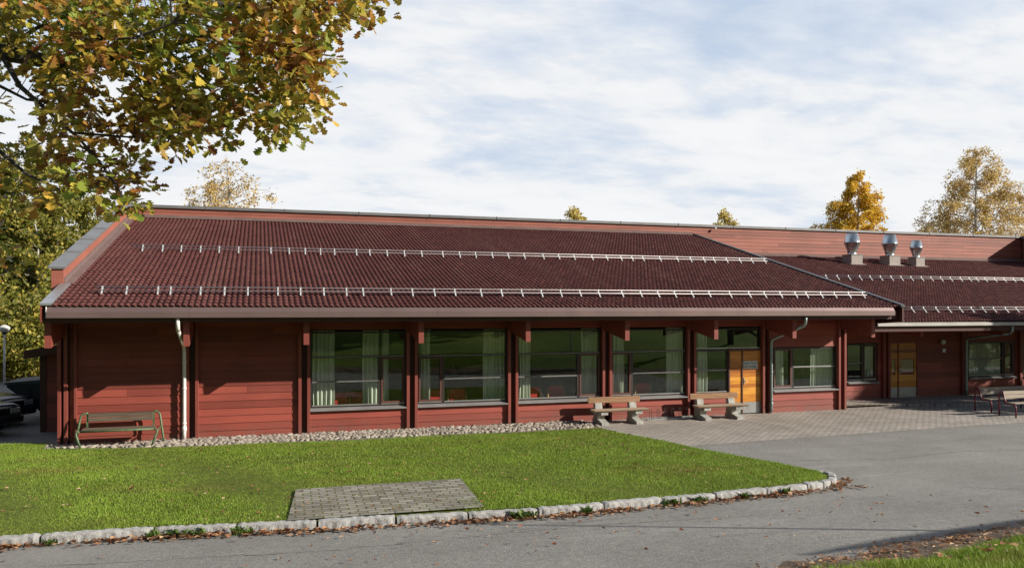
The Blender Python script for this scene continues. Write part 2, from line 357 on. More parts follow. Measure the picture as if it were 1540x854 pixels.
def asphalt():
    m = MT('old_grey_asphalt'); f = m.noise(48, 5, 0.9); f2 = m.noise(9, 5, 0.75); n = m.noise(0.45, 6, 0.65); s2 = m.noise(1.0, 6, 0.65, m.map((0.22, 1.5, 1), (0, 0, 0.10)))
    c = m.ramp(n, [(0.3, (0.165, 0.158, 0.146)), (0.7, (0.225, 0.217, 0.202))])
    c = m.mix(1.0, c, m.ramp(f, [(0.30, 0.22), (0.5, 0.98), (0.70, 2.1)]), 'MULTIPLY')
    c = m.mix(1.0, c, m.ramp(f2, [(0.3, 0.82), (0.7, 1.18)]), 'MULTIPLY')
    c = m.mix(m.ramp(s2, [(0.55, 0), (0.72, 0.5)]), c, (0.29, 0.28, 0.26))
    c = m.mix(m.ramp(s2, [(0.28, 0.45), (0.40, 0)]), c, (0.10, 0.097, 0.092))
    v = m.n('ShaderNodeTexVoronoi'); v.inputs['Scale'].default_value = 1.1; v.inputs['Randomness'].default_value = 1; m.l(m.mix(0.3, m.geo.outputs['Position'], m.noise(3, 4, .6, None, 1), 'ADD'), v.inputs['Vector'])
    c = m.mix(m.ramp(v.outputs[0], [(0.03, 0.6), (0.10, 0)]), c, (0.07, 0.066, 0.062))
    m.color(c).rough(0.9, 0, 0.2).bump(f, 0.9, 0.012); return m.m
M['asphalt'] = asphalt()
def pavers(name, w, h, a, b, mortar, moss=0.0, rot=0.0, msz=0.012):
    m = MT(name); br = m.n('ShaderNodeTexBrick'); m.l(m.map((1, 1, 1), (0, 0, rot)), br.inputs['Vector'])
    br.inputs['Scale'].default_value = 1; br.inputs['Brick Width'].default_value = w; br.inputs['Row Height'].default_value = h; br.inputs['Mortar Size'].default_value = msz; br.inputs['Mortar Smooth'].default_value = 0.3; br.inputs['Bias'].default_value = 0.0
    br.inputs[1].default_value = (*a, 1); br.inputs[2].default_value = (*b, 1); br.inputs[3].default_value = (*mortar, 1)
    n = m.noise(0.9, 5, 0.65); f = m.noise(50, 3, 0.7)
    c = m.mix(1.0, br.outputs[0], m.ramp(n, [(0.3, 0.78), (0.7, 1.15)]), 'MULTIPLY'); c = m.mix(1.0, c, m.ramp(f, [(0.3, 0.8), (0.7, 1.2)]), 'MULTIPLY')
    if moss: c = m.mix(m.math('MULTIPLY', br.outputs[1], m.ramp(m.noise(4, 4), [(0.35, 0), (0.6, moss)])), c, (0.10, 0.11, 0.025))
    m.color(c).rough(0.9, 0, 0.2).bump(m.math('SUBTRACT', m.math('MULTIPLY', f, 0.15), br.outputs[1]), 0.6, 0.012); return m.m
M['paver'] = pavers('entrance_pavers', 0.23, 0.125, (0.30, 0.27, 0.235), (0.375, 0.335, 0.295), (0.13, 0.115, 0.10), 0, 0.05, 0.014)
M['patch'] = pavers('lawn_patch_pavers', 0.28, 0.14, (0.15, 0.135, 0.11), (0.29, 0.27, 0.235), (0.09, 0.08, 0.055), 0.95, 0.03, 0.016)
def stone(name, a, b, sc, bump=0.6):
    m = MT(name); n = m.noise(sc, 5, 0.7); f = m.noise(sc*9, 3, 0.8); c = m.ramp(n, [(0.3, a), (0.7, b)])
    c = m.mix(1.0, c, m.ramp(m.isl(), [(0, 0.75), (1, 1.18)]), 'MULTIPLY'); c = m.mix(1.0, c, m.ramp(f, [(0.3, 0.7), (0.7, 1.25)]), 'MULTIPLY')
    m.color(c).rough(0.88, 0, 0.25).bump(f, bump, 0.01); return m.m
M['granite'] = stone('rough_granite', (0.24, 0.235, 0.225), (0.43, 0.42, 0.405), 6, 0.8)
M['cobble'] = stone('pale_river_stones', (0.20, 0.17, 0.14), (0.40, 0.35, 0.295), 9, 0.3)
M['sand'] = stone('sandy_bed', (0.13, 0.115, 0.10), (0.22, 0.195, 0.165), 14, 0.6)
def curtain_mat():
    m = MT('pale_curtain_cloth'); c = (0.64, 0.68, 0.59); m.color(c).rough(0.9, 0, 0.1)
    tl = m.n('ShaderNodeBsdfTranslucent'); tl.inputs[0].default_value = (*c, 1)
    mx = m.n('ShaderNodeMixShader'); mx.inputs[0].default_value = 0.3; m.l(m.p.outputs[0], mx.inputs[1]); m.l(tl.outputs[0], mx.inputs[2]); m.l(mx.outputs[0], m.out.inputs[0]); return m.m
M['curtain'] = curtain_mat()

# ------------------------------------------------------------------ ground
KERB = [(-26, 14.6), (-15, 13.75), (-3.54, 13.04), (-1.43, 12.93), (0.78, 12.58), (2.95, 12.41), (4.9, 12.25), (6.3, 12.33), (8.45, 12.40), (9.55, 12.48), (10.2, 12.58), (10.62, 12.78), (10.88, 13.12), (10.97, 13.6)]
EDGE = [(10.97, 13.6), (10.76, 14.7), (10.15, 16.76), (9.88, 18.18), (9.40, 19.9), (9.25, 20.75)]
def kerbN(X):
    for (a, b), (c, d) in zip(KERB[:-3], KERB[1:-2]):
        if a <= X <= c: return b+(d-b)*(X-a)/(c-a)
    return KERB[0][1] if X < KERB[0][0] else 12.6
def gz(X, N):                      # the road climbs gently towards the viewer's bank
    return 0.10*max(0.0, 12.0-N) if N > -2 else 1.4 + 0.17*(-2-N)
def lawnz(X, N): return 0.02+0.11*min(1, max(0, (21.5-N)/8.5)) + 0.012*math.sin(X*1.3+N*0.7)
def nz(X, N): return math.sin(X*1.7+0.6*N)*0.5+math.sin(X*4.1-N*2.3+1.0)*0.3+math.sin(X*9.7+N*7.1)*0.2
def bank_edge(X): return 7.62+0.170*(X-5.8)+0.10*nz(X, 0)
def bankz(X, N):
    e = bank_edge(X)-N
    return gz(X, N) + (-0.05 if e < 0 else min(0.35, 0.14*e)) + (0.012*nz(X*3, N*3) if -0.5 < e < 4 else 0)
def terrain_z(X, N):
    if N > 9.6: return -0.06
    z = bankz(X, N)
    if N < -4: z += 0.6*math.sin(X*0.05+1)*min(1, (-4-N)/20)*2
    return min(z, 26)
def grid(name, xs, ys, zf, mat):
    V = np.array([(x, y, zf(x, y)) for y in ys for x in xs]); nx = len(xs)
    I = np.arange(len(xs)*len(ys)).reshape(len(ys), nx)
    FI = np.stack([I[:-1, :-1], I[:-1, 1:], I[1:, 1:], I[1:, :-1]], -1).reshape(-1, 4)
    return mesh_np(name, V, FI, mat, None, True)
xs = np.unique(np.concatenate([np.linspace(-400, -20, 20), np.linspace(-20, 0, 21), np.linspace(0, 22, 133), np.linspace(22, 60, 30), np.linspace(60, 500, 20)]))
ys = np.unique(np.concatenate([np.linspace(-260, -10, 40), np.linspace(-10, 5, 20), np.linspace(5, 9.6, 56), np.linspace(9.6, 40, 12), np.linspace(40, 600, 12)]))
structure(grid('ground', xs, ys, terrain_z, M['terrain']))
def poly_sheet(name, poly, zf, mat, nx=40, ny=1):
    b = MB(); b.add([(x, y, zf(x, y)) for x, y in poly], [tuple(range(len(poly)))]); return b.build(name, mat)
# asphalt: strips that follow the climb of the road
axs = np.unique(np.concatenate([np.linspace(-60, 90, 61)])); ays = np.array([2.0, 4, 6, 7, 8, 9, 10, 11, 11.5, 12, 12.5, 14, 16, 18, 20, 24, 28, 34, 60])
structure(grid('asphalt_road', axs, ays, lambda x, y: gz(x, y), M['asphalt']))
# dirt shoulder along the bank
dx = np.linspace(3.0, 24, 320); dy = np.linspace(-1.15, 0.6, 26)
V = []
for t in dy:
    for x in dx:
        n = bank_edge(x)+0.02+t; w = 1-abs((t+.275)/.875)
        hv = max(0, w)*0.045*(0.6+0.6*nz(x*2.2, n*2.2)+0.5*nz(x*7.1, n*6.3)) - 0.03*(1-w)
        V.append((x, n, max(gz(x, n), bankz(x, n)) + 0.012 + hv))
I = np.arange(len(V)).reshape(len(dy), len(dx)); FI = np.stack([I[:-1, :-1], I[:-1, 1:], I[1:, 1:], I[1:, :-1]], -1).reshape(-1, 4)
structure(mesh_np('dirt_shoulder', V, FI, M['dirt'], None, True))
# cracks in the asphalt
def crack(name_pts, w, seed):
    r = random.Random(seed); b = MB(); P = [Vector((x, y, 0)) for x, y in name_pts]; pts = []
    for a, c in zip(P[:-1], P[1:]):
        n = max(3, int((c-a).length/.12))
        for k in range(n): pts.append(a.lerp(c, k/n)+Vector((r.gauss(0, .035), r.gauss(0, .03), 0)))
    vs = []
    for k, p in enumerate(pts):
        d = (pts[min(k+1, len(pts)-1)]-pts[max(k-1, 0)]).normalized(); nn = Vector((-d.y, d.x, 0)); ww = w*r.uniform(.25, 1)*min(1, k/4, (len(pts)-1-k)/4)+.001
        for sg in (-1, 1): q = p+nn*ww*sg; vs.append((q.x, q.y, gz(q.x, q.y)+.004))
    b.add(vs, [(2*k, 2*k+1, 2*k+3, 2*k+2) for k in range(len(pts)-1)]); return structure(b.build('asphalt_crack', M['crack']))
M['crack'] = simple('dark_crack', (0.05, 0.047, 0.043), .95)
crack([(11.2, 15.2), (13.5, 14.6), (16.0, 14.9), (19, 14.2), (24, 14.0)], .012, 1)
crack([(12.6, 12.0), (13.4, 11.0), (13.1, 10.2), (13.9, 9.6)], .012, 2)
crack([(-3, 11.9), (1, 11.2), (4.5, 11.35), (8, 10.9)], .008, 3)
crack([(14.5, 17.2), (15.2, 15.8), (16.4, 14.9)], .010, 4)
# entrance pavers
PAV = EDGE[2:][::-1]
pv = [(9.25, 20.75), (9.40, 19.9), (9.88, 18.18), (10.06, 17.45), (12.2, 17.6), (14.35, 17.73), (16.2, 17.85), (19.8, 18.0), (23, 18.1), (40, 18.6), (40, 24.2), (18.95, 24.2), (18.95, 22.28), (9.25, 22.28)]
structure(poly_sheet('entrance_paving', pv, lambda x, y: 0.006, M['paver']))
b = MB(); b.prism([(19.3, 22.85), (20.2, 22.75), (23.3, 21.75), (40, 21.6), (40, 24.15), (18.95, 24.15), (18.95, 22.9)], 'z', 0.0, 0.075); structure(b.build('door_step', M['paver']))
# lawn body
lp = [(x, y+0.13) for x, y in KERB[:10]] + [(10.10, 12.72), (10.5, 12.9), (10.74, 13.2), (10.83, 13.6)] + [(10.63, 14.7), (10.02, 16.76), (9.76, 18.18), (9.28, 19.9), (9.12, 20.72)]
lp += [(7, 20.78), (2, 20.86), (-1.4, 20.98), (-4.9, 21.75), (-4.95, 22.6), (-6.3, 22.9), (-26, 25.5)]
LAWN = np.array(lp)
def inside(px, py, poly):
    ins = np.zeros(len(px), bool); n = len(poly); j = n-1
    for i in range(n):
        xi, yi = poly[i]; xj, yj = poly[j]
        c = ((yi > py) != (yj > py)) & (px < (xj-xi)*(py-yi)/(yj-yi+1e-12)+xi)
        ins ^= c; j = i
    return ins
lb = MB(); n = len(lp)
lb.add([(x, y, 0.0) for x, y in lp] + [(x, y, lawnz(x, y)-0.02) for x, y in lp], [(i, (i+1) % n, n+(i+1) % n, n+i) for i in range(n)])
tri = []
cx0 = [(-8+i*0.5) for i in range(0)]
lb.add([(x, y, lawnz(x, y)-0.02) for x, y in lp], [tuple(range(n))])
structure(lb.build('lawn_soil', M['soil']))
# paved patch in the lawn
PATCH = (0.50, 3.60, 12.72, 14.90)
b = MB(); zc = lambda y: 0.145-0.004*(y-12.7)
pp = [(0.40, 12.74), (0.62, 14.92), (1.4, 14.97), (2.6, 14.93), (3.70, 14.93), (3.62, 14.0), (3.52, 12.62)]
b.add([(x, y, zc(y)) for x, y in pp], [tuple(range(len(pp)))]); structure(b.build('paved_patch', M['patch']))
def blades(name, n, region, zf, h0, h1, w, mat, keep=None, seed=1):
    r = np.random.default_rng(seed); px = r.uniform(region[0], region[1], n); py = r.uniform(region[2], region[3], n)
    k = keep(px, py, r); px = px[k]; py = py[k]; n = len(px)
    z = np.array([zf(a, c) for a, c in zip(px, py)]); h = r.uniform(h0, h1, n)*(0.75+0.5*r.random(n)**2)
    clump = 0.5+0.5*np.sin(px*5.1+np.sin(py*4.3)*2)*np.sin(py*6.7+px*1.9); h *= 0.8+0.4*clump
    a = r.uniform(0, 2*PI, n); ww = w*r.uniform(0.6, 1.3, n); la = r.uniform(0, 2*PI, n); ln = h*r.uniform(0.1, 0.95, n)
    V = np.empty((n, 3, 3)); V[:, 0] = np.stack([px-np.cos(a)*ww, py-np.sin(a)*ww, z-0.012], -1); V[:, 1] = np.stack([px+np.cos(a)*ww, py+np.sin(a)*ww, z-0.012], -1)
    V[:, 2] = np.stack([px+np.cos(la)*ln, py+np.sin(la)*ln, z+h], -1)
    o = mesh_np(name, V.reshape(-1, 3), np.arange(n*3).reshape(-1, 3), mat, None, False, 3)
    return tag(o, None, None, None, 'stuff')
def keep_lawn(px, py, r):
    k = inside(px, py, LAWN)
    wob = r.normal(0, .035, len(px))
    inp = (px > 0.56+0.10*np.sin(py*6)+0.06*np.sin(py*17)+wob) & (px < 3.56-0.10*np.sin(py*5)+0.05*np.sin(py*19)+wob) & (py < 14.86+0.05*np.sin(px*4)+0.035*np.sin(px*15)+wob) & (py > 12)
    joint = inp & (r.random(len(px)) < 0.02+0.10*(np.sin(px*3.1+1)*np.sin(py*4.3) > .72))
    edge = inp & (px > 3.2) & (py < 13.3) & (r.random(len(px)) < 0.6)
    k &= (~inp) | joint | edge
    thin = 0.80+0.2*np.sin(px*0.9+1)*np.sin(py*1.3)
    worn = (np.abs(py-18.2-0.25*np.sin(px)) < 0.5) & (px > 0) & (px < 8)
    return k & (r.random(len(px)) < thin) & (~(worn & (r.random(len(px)) < 0.45)))
blades('lawn_grass', 860000, (-12, 11, 12.3, 24.0), lawnz, 0.013, 0.030, 0.0058, M['grass'], keep_lawn, 3)
def keep_bank(px, py, r):
    e = np.array([bank_edge(a) for a in px])-0.42+0.22*np.sin(px*2.3)+0.08*np.sin(px*7.7)+0.55*np.clip((7.6-px)/1.5, 0, 1)*0.3
    e -= 0.12+0.55*np.clip((px-7.6)/3.0, 0, 1.3)
    d = e-py
    return (d > 0) & (px > 5.6+0.25*np.sin(py*9)) & (r.random(len(px)) < np.clip(0.25+d*3, 0, 1))
blades('bank_grass', 150000, (4.5, 13, 4.5, 8.9), bankz, 0.045, 0.095, 0.007, M['grass'], keep_bank, 4)

# kerb stones
def kerb_pts():
    P = [Vector((x, y, 0)) for x, y in KERB[1:]]
    out = [P[0]]; acc = [0.0]
    for a in P[1:]: acc.append(acc[-1]+(a-out[-1]).length); out.append(a)
    return out, acc
KP, KA = kerb_pts()
def kat(s):
    for i in range(len(KP)-1):
        if s <= KA[i+1] or i == len(KP)-2:
            t = (s-KA[i])/(KA[i+1]-KA[i]); p = KP[i].lerp(KP[i+1], t); d = (KP[i+1]-KP[i]).normalized(); return p, d
def kerb_s(X):
    lo, hi = 0, KA[-1]
    for _ in range(40):
        m = (lo+hi)/2
        if kat(m)[0].x < X: lo = m
        else: hi = m
    return lo
joints = [-14.6, -13.2, -11.9, -10.5, -9.0, -7.6, -6.0, -4.55, -3.03, -1.52, -0.35, 0.84, 2.04, 3.19, 4.35, 5.52, 6.65, 7.72, 8.82, 9.76, 10.17, 10.45]
js = [kerb_s(x) for x in joints] + [kerb_s(10.45)+0.42, kerb_s(10.45)+0.85]
for i, (s0, s1) in enumerate(zip(js[:-1], js[1:])):
    g = 0.018; ns = max(6, int((s1-s0)/0.035)); vs = []; r = random.Random(i*13+5)
    ph = r.random()*9
    tilt = r.uniform(-0.012, 0.012); hh = 0.132+r.uniform(-0.012, 0.012)
    prof = [(0.0, 0.0), (-0.002, 0.055), (0.002, 0.112), (0.010, 0.136), (0.030, 0.144), (0.13, 0.146), (0.15, 0.02)]
    for k in range(ns+1):
        t = k/ns; s = s0+g+(s1-s0-2*g)*t; p, d = kat(s); nrm = Vector((-d.y, d.x, 0)); e = 1 - 0.10*(max(0, 1-min(t, 1-t)*(s1-s0)/0.05))
        for a, z in prof:
            j = 0.005*math.sin(s*19+a*90+ph)+0.004*math.sin(s*47+z*120+ph)+0.0022*math.sin(s*131+z*260)
            q = p+nrm*(a+(0.010 if e < 1 else 0)+j); vs.append((q.x, q.y, gz(q.x, q.y)*0+(z*hh/0.145*e)+(t-0.5)*tilt+(j*0.7 if z > 0.04 else -0.02)))
    m_ = len(prof); fs = [(k*m_+i2, (k+1)*m_+i2, (k+1)*m_+i2+1, k*m_+i2+1) for k in range(ns) for i2 in range(m_-1)]
    fs += [tuple(range(m_)), tuple(range(ns*m_, ns*m_+m_))[::-1]]
    b = MB(); b.add(vs, fs); o = b.build('kerb_stone', M['granite'])
    if s1-s0 > 0.8: tag(o, 'long rough grey granite kerb stone bordering the front of the lawn', 'kerb stone', 'kerb stones along the lawn')
    else: tag(o, 'short rough granite kerb stone where the lawn edge bends', 'kerb stone', 'kerb stones along the lawn')
# low flush edging along the right side of the lawn
b = MB()
for (x0, y0), (x1, y1) in zip(EDGE[:-1], EDGE[1:]):
    d = Vector((x1-x0, y1-y0, 0)).normalized(); nn = Vector((-d.y, d.x, 0))
    q = [Vector((x0, y0, 0)), Vector((x1, y1, 0)), Vector((x1, y1, 0))+nn*0.10, Vector((x0, y0, 0))+nn*0.10]
    hs = (0.10 if y0 < 14 else 0.05, 0.05 if y1 < 16 else 0.035)
    zz_ = [hs[0], hs[1], hs[1]+.004, hs[0]+.004]
    b.add([(p.x, p.y, 0) for p in q]+[(p.x, p.y, z) for p, z in zip(q, zz_)], [(4, 5, 6, 7), (0, 1, 5, 4), (2, 3, 7, 6), (1, 2, 6, 5), (3, 0, 4, 7)])
structure(b.build('lawn_edging', M['granite']))
# cobbles along the wall
def cobbles():
    b = MB(); r = random.Random(11)
    import bmesh
    bm = bmesh.new(); bmesh.ops.create_icosphere(bm, subdivisions=2, radius=1.0); bm.verts.index_update(); bv = [v.co.copy() for v in bm.verts]; bf = [[v.index for v in f.verts] for f in bm.faces]; bm.free()
    def front(x): return (21.12+0.19*max(0, -1.4-x)-(0.018*x if x > 0 else 0)) + 0.04*math.sin(x*2.7)+0.03*math.sin(x*6.1)
    pts = []; cell = {}
    for _ in range(22000):
        x = r.uniform(-5.0, 9.3); y = r.uniform(front(x), 22.27)
        if x > 8.5 and y < 20.85+(x-8.5)*.35: continue
        a = r.choice((r.uniform(.055, .08), r.uniform(.07, .11), r.uniform(.09, .14))); c = a*r.uniform(.5, .8); d0 = (a+c)*.5
        k0 = (int(x/.3), int(y/.3)); ok = True
        for i in range(-1, 2):
            for j in range(-1, 2):
                for (px, py, pd) in cell.get((k0[0]+i, k0[1]+j), ()):
                    if (px-x)**2+((py-y)*1.35)**2 < ((pd+d0)*.80)**2: ok = False
        if ok: cell.setdefault(k0, []).append((x, y, d0)); pts.append((x, y, a, c))
    for cx, cy, a, c in pts:
        h = r.uniform(.035, .060); rot = r.gauss(0, .7); tl = r.uniform(-.35, .35); tb = r.uniform(-.25, .25); ph = r.random()*6; p2 = r.random()*6; vs = []
        for v in bv:
            w = 1+.13*math.sin(v.x*2.7+ph)+.11*math.sin(v.y*3.3+p2)+.05*math.sin(v.z*5+ph)
            X, Y = v.x*a*w, v.y*c*w; Z = .012+v.z*h*(1 if v.z < 0 else .85)*w+tl*X+tb*Y
            vs.append((cx+X*math.cos(rot)-Y*math.sin(rot), cy+X*math.sin(rot)+Y*math.cos(rot), Z))
        b.add(vs, bf, True)
    return b.build('cobblestone_strip', M['cobble'])
tag(cobbles(), None, None, None, 'stuff')
b = MB(); b.add([(x, y, 0.012) for x, y in [(-5.1, 21.7), (-1.4, 20.96), (2, 20.84), (7, 20.76), (9.25, 20.72), (9.4, 22.29), (-5.1, 22.29)]], [tuple(range(7))]); structure(b.build('sand_bed', M['sand']))
# fallen leaves
def leaves_stuff():
    r = np.random.default_rng(21); V = []; FI = []
    pts = []
    for _ in range(2600):
        X = r.uniform(-9, 11.0); u = abs(r.normal(0, 0.12)); dens = 0.35+0.65*(0.5+0.5*math.sin(X*2.1+1)*math.sin(X*0.8))
        if X > 9: dens *= 0.6
        if r.random() < dens: pts.append((X, kerbN(X)-0.03-u, 0.0, 1))
    for _ in range(70): X = r.uniform(10.3, 11.2); pts.append((X, 12.55+ (X-10.3)*0.75-r.random()*0.25, 0.0, 1))
    for _ in range(190): X = r.uniform(-8, 12); N = r.uniform(9, 12.4); pts.append((X, min(N, kerbN(X)-0.1), 0.0, .8))
    for _ in range(520):
        X = r.uniform(-8, 10); N = r.uniform(12.8, 20.5)
        if inside(np.array([X]), np.array([N]), LAWN)[0]: pts.append((X, N, 0.05, .8))
    for _ in range(1700): X = r.uniform(5.2, 12.5); N = bank_edge(X)+r.normal(-0.12, 0.24); pts.append((X, N, 0.02, r.uniform(.3, .8)))
    for _ in range(60): X = r.uniform(7, 11); N = r.uniform(6.5, 8.0); pts.append((X, N, 0.07, .9))
    for X, N, dz, sc in pts:
        z0 = (lawnz(X, N) if dz == 0.05 else max(gz(X, N), bankz(X, N)))+dz*0.8+0.012+r.random()*0.03*(dz == 0)
        s = r.uniform(0.025, 0.055)*sc; a = r.uniform(0, 2*PI); cu = r.uniform(0.1, 0.9); tl = r.uniform(-.5, .5)
        ux, uy = math.cos(a), math.sin(a); b0 = len(V)
        for (p, q, h) in ((-1.2, 0, .4), (-.3, -.6, 0.1+cu), (1.2, 0, .5), (-.3, .6, 0.1+cu), (0, 0, 0)):
            V.append((X+(ux*p-uy*q)*s, N+(uy*p+ux*q)*s, z0+(h*cu+tl*q)*s))
        FI += [(b0, b0+1, b0+4), (b0+1, b0+2, b0+4), (b0+2, b0+3, b0+4), (b0+3, b0, b0+4)]
    return mesh_np('fallen_leaves', V, FI, M['dryleaf'], None, False, 3)
tag(leaves_stuff(), None, None, None, 'stuff')
# weeds in the gutter
def weed(X, N, w, n, label, h=0.11, seed=0, z=0.0):
    r = np.random.default_rng(seed+50); V = []; FI = []
    for _ in range(n):
        bx, by = X+r.uniform(-w, w), N+r.uniform(-.06, .06); a = r.uniform(0, 2*PI); L = h*r.uniform(.6, 1.5); ww = 0.016*r.uniform(.7, 1.5); b0 = len(V)
        c, s = math.cos(a), math.sin(a)
        for t, hh, q in ((0, 0, .4), (.5, .75, 1), (1, .95, .1)):
            for sg in (-1, 1): V.append((bx+c*L*t*.8-s*ww*q*sg, by+s*L*t*.8+c*ww*q*sg, z+L*hh))
        FI += [(b0, b0+1, b0+3, b0+2), (b0+2, b0+3, b0+5, b0+4)]
    return tag(mesh_np('weed_clump', V, FI, M['weed'], None, False), label, 'weeds', 'weeds along the kerb')
for i, (px, w, n, lab) in enumerate([(250, .25, 60, 'broad leafy weed clump at the left kerb joint among brown leaves'), (290, .2, 40, 'small weeds spreading low between the left kerb and the road'), (365, .15, 40, 'upright weed clump just left of the paved patch by the kerb'), (785, .2, 70, 'large weed clump in the gutter right of the paved patch'), (877, .07, 60, 'compact mossy weed tuft in a kerb joint near the middle'), (1015, .2, 46, 'leafy weeds in the gutter before the right half of the kerb'), (1060, .15, 40, 'low leafy weeds just left of the last long kerb stones'), (1135, .05, 40, 'small grass tuft in the kerb joint left of the corner'), (1207, .05, 40, 'green tuft in the joint of the short corner kerb stones'), (83, .1, 24, 'sparse weeds at the far left kerb joint')]):
    g = ground(px, 800-0.055*px+18); X = g.x; weed(X, kerbN(X)-0.05, w, n, lab, .10, i)

# ------------------------------------------------------------------ the building
D = 22.3
BL = Vector((7.2, 27.5, 0))
house = empty('red_building', BL, 'long low red timber building with a brown tiled roof and deep eaves', 'building')
def siding(rects, name='siding', mat=None, bh=0.195, lip=0.016, parent=None, axis='x'):
    b = MB(); r = random.Random(5)
    for (x0, x1, z0, z1, N) in rects:
        k = math.floor(z0/bh+1e-6); z = k*bh
        while z < z1-1e-4:
            a, c = max(z, z0), min(z+bh, z1)
            if c-a > 0.006:
                ya, yc = N-lip*(1-(a-z)/bh)-0.004, N-lip*(1-(c-z)/bh)-0.004
                # split the board lengthwise now and then
                cuts = [x0] + ([x0+(x1-x0)*r.uniform(.2, .8)] if x1-x0 > 1.5 and r.random() < .55 else []) + [x1]
                if x1-x0 > 9: cuts = [x0]+sorted(r.uniform(x0+1, x1-1) for _ in range(int((x1-x0)/4)))+[x1]
                for q0, q1 in zip(cuts[:-1], cuts[1:]):
                    q1 -= 0.004
                    b.add([(q0, ya, a), (q1, ya, a), (q1, yc, c-0.007), (q0, yc, c-0.007), (q0, N+0.012, a), (q1, N+0.012, a), (q1, N+0.012, c-0.007), (q0, N+0.012, c-0.007)],
                          [(0, 1, 2, 3), (4, 5, 1, 0), (3, 2, 6, 7), (0, 3, 7, 4), (1, 5, 6, 2)])
            z += bh
        b.add([(x0, N+0.014, z0), (x1, N+0.014, z0), (x1, N+0.014, z1), (x0, N+0.014, z1)], [(0, 1, 2, 3)])
    return b.build(name, mat or M['red'], parent)
C = [-4.66, -1.68, 1.14, 4.08, 7.06, 10.06, 12.97, 15.72, 18.69]
WT = 2.77; WB = 0.70; TOP = 3.72
SX0, SX1 = -4.78, 18.92
rects = [(C[0]+.14, C[1]-.14, 0, TOP, D), (C[1]+.14, C[2]-.14, 0, TOP, D)]
for i in range(2, 6): rects += [(C[i]+.14, C[i+1]-.14, 0, 0.61, D), (C[i]+.14, C[i+1]-.14, WT+.06, TOP, D)]
rects += [(C[6]+.14, 14.335, 0, 0.61, D), (C[6]+.14, C[7]-.14, WT+.06, TOP, D)]
rects += [(C[7]+.14, C[8]-.14, 0, 0.67, D), (C[7]+.14, C[8]-.14, 2.14, TOP, D)]
for q_ in rects: siding([q_], 'wall_panel', M['red'], parent=house)
# backing walls behind the boards and the left end wall
b = MB()
b.box(C[0]-.05, 1.27, D+.03, D+.155, 0, 3.9)
for i in range(2, 6): b.box(C[i]+.131, C[i+1]-.12, D+.03, D+.16, 0, 0.60); b.box(C[i]+.131, C[i+1]-.12, D+.03, D+.16, WT+.07, 3.9)
b.box(C[6]+.12, 14.3, D+.03, D+.16, 0, 0.60); b.box(C[6]+.12, C[7]-.12, D+.03, D+.16, WT+.07, 3.9)
b.box(C[7]+.12, SX1-.02, D+.03, D+.16, 0, 0.66); b.box(C[7]+.12, SX1-.02, D+.03, D+.16, 2.15, 3.9); b.box(C[7]+.12, C[7]+.29, D+.03, D+.16, .66, 2.15); b.box(C[8]-.15, SX1-.02, D+.03, D+.16, .66, 2.15)
for c in C[3:8]: b.box(c-.118, c+.118, D+.021, D+.155, 0.01, 3.85)
b.box(SX1-.21, SX1-.03, D+.17, 24.2, 0, 3.9)
b.build('wall_core', M['reddark'], house)
b = MB(); z = 0
while z < 3.7:
    b.box(-4.80+(0.0), -4.765, D+.02, 33.2, z, min(z+.188, 3.75)); z += 0.195
b.box(-4.764, -4.70, D+.21, 33.2, 0, 3.9)
b.build('end_wall', M['red'], house)
# posts: twin planks with a gap
for i, c in enumerate(C):
    b = MB(); off = ((-.085, .0), (.055, .09)) if i == 0 else ((-.115, 0), (.115, 0))
    for o_, _ in off: b.box(c+o_-.042, c+o_+.042, D-.11, D+.02, 0.0, 3.55, .006)
    if i == 0: b.box(c+.235, c+.30, D-.09, D-.02, 0, 3.55, .006)
    b.build('post', M['redpost'], house)
    if i < len(C):
        b = MB(); w = 0.068
        xo = -0.02 if i else -0.015
        b.prism([(20.77, 2.49), (20.77, 3.27), (21.2, 3.42), (22.2, 3.66), (22.2, 2.74)], 'x', c+xo-w, c+xo+w)
        b.build('rafter_tail', M['redpost'], house)
# --- roofs
SL = 0.2661
def roofz(N): return 3.45+SL*(N-20.35)
R2E, R2T = 21.9, 33.1
def roof2z(N): return 2.96+SL*(N-R2E)
def tile_sheet(name, x0, x1, n0, n1, zf, pitch=0.137, row=0.277, amp=0.021, per=8, parent=None, xcut=None):
    nw = int(round((x1-x0)/pitch)); px = np.linspace(x0, x1, nw*per+1); ph = (np.arange(nw*per+1) % per)/per
    # rounded crest, narrow valley
    wav = amp*(2*np.abs(np.sin(np.pi*ph))**1.15-1)
    nr = int(round((n1-n0)/row)); V = []; prev = 0
    rng = np.random.default_rng(9)
    for r_ in range(nr):
        a = n0+(n1-n0)*r_/nr; c = n0+(n1-n0)*(r_+1)/nr
        jx = rng.normal(0, .0018, len(px)).repeat(1)
        cell = np.repeat(rng.normal(0, .003, nw+1), per)[:len(px)]
        for t, lift in ((0.0, 0.0), (0.004, 0.030), (0.35, 0.022), (1.0, -0.001)):
            N = a+(c-a)*t; scal = 1.0 if t > 0 else 0.85
            zz2 = zf(N)+0.012+wav*scal+lift+cell+(0 if t > 0 else -0.002)
            V.append(np.stack([px, np.full_like(px, N)-(wav*0.55+.01 if 0 < t < .3 or t == 0 else 0), zz2], -1))
    V = np.array(V); ny, nx = V.shape[:2]; I = np.arange(ny*nx).reshape(ny, nx)
    FI = np.stack([I[:-1, :-1], I[:-1, 1:], I[1:, 1:], I[1:, :-1]], -1).reshape(-1, 4)
    return mesh_np(name, V.reshape(-1, 3), FI, M['tile'], parent, True)
XL, XR = -4.53, 19.36
roof1 = tile_sheet('roof', XL, XR-.05, 20.36, 33.08, roofz, parent=house)
roof2 = tile_sheet('roof', 18.98, 41.0, R2E+.02, 33.08, roof2z, parent=house)
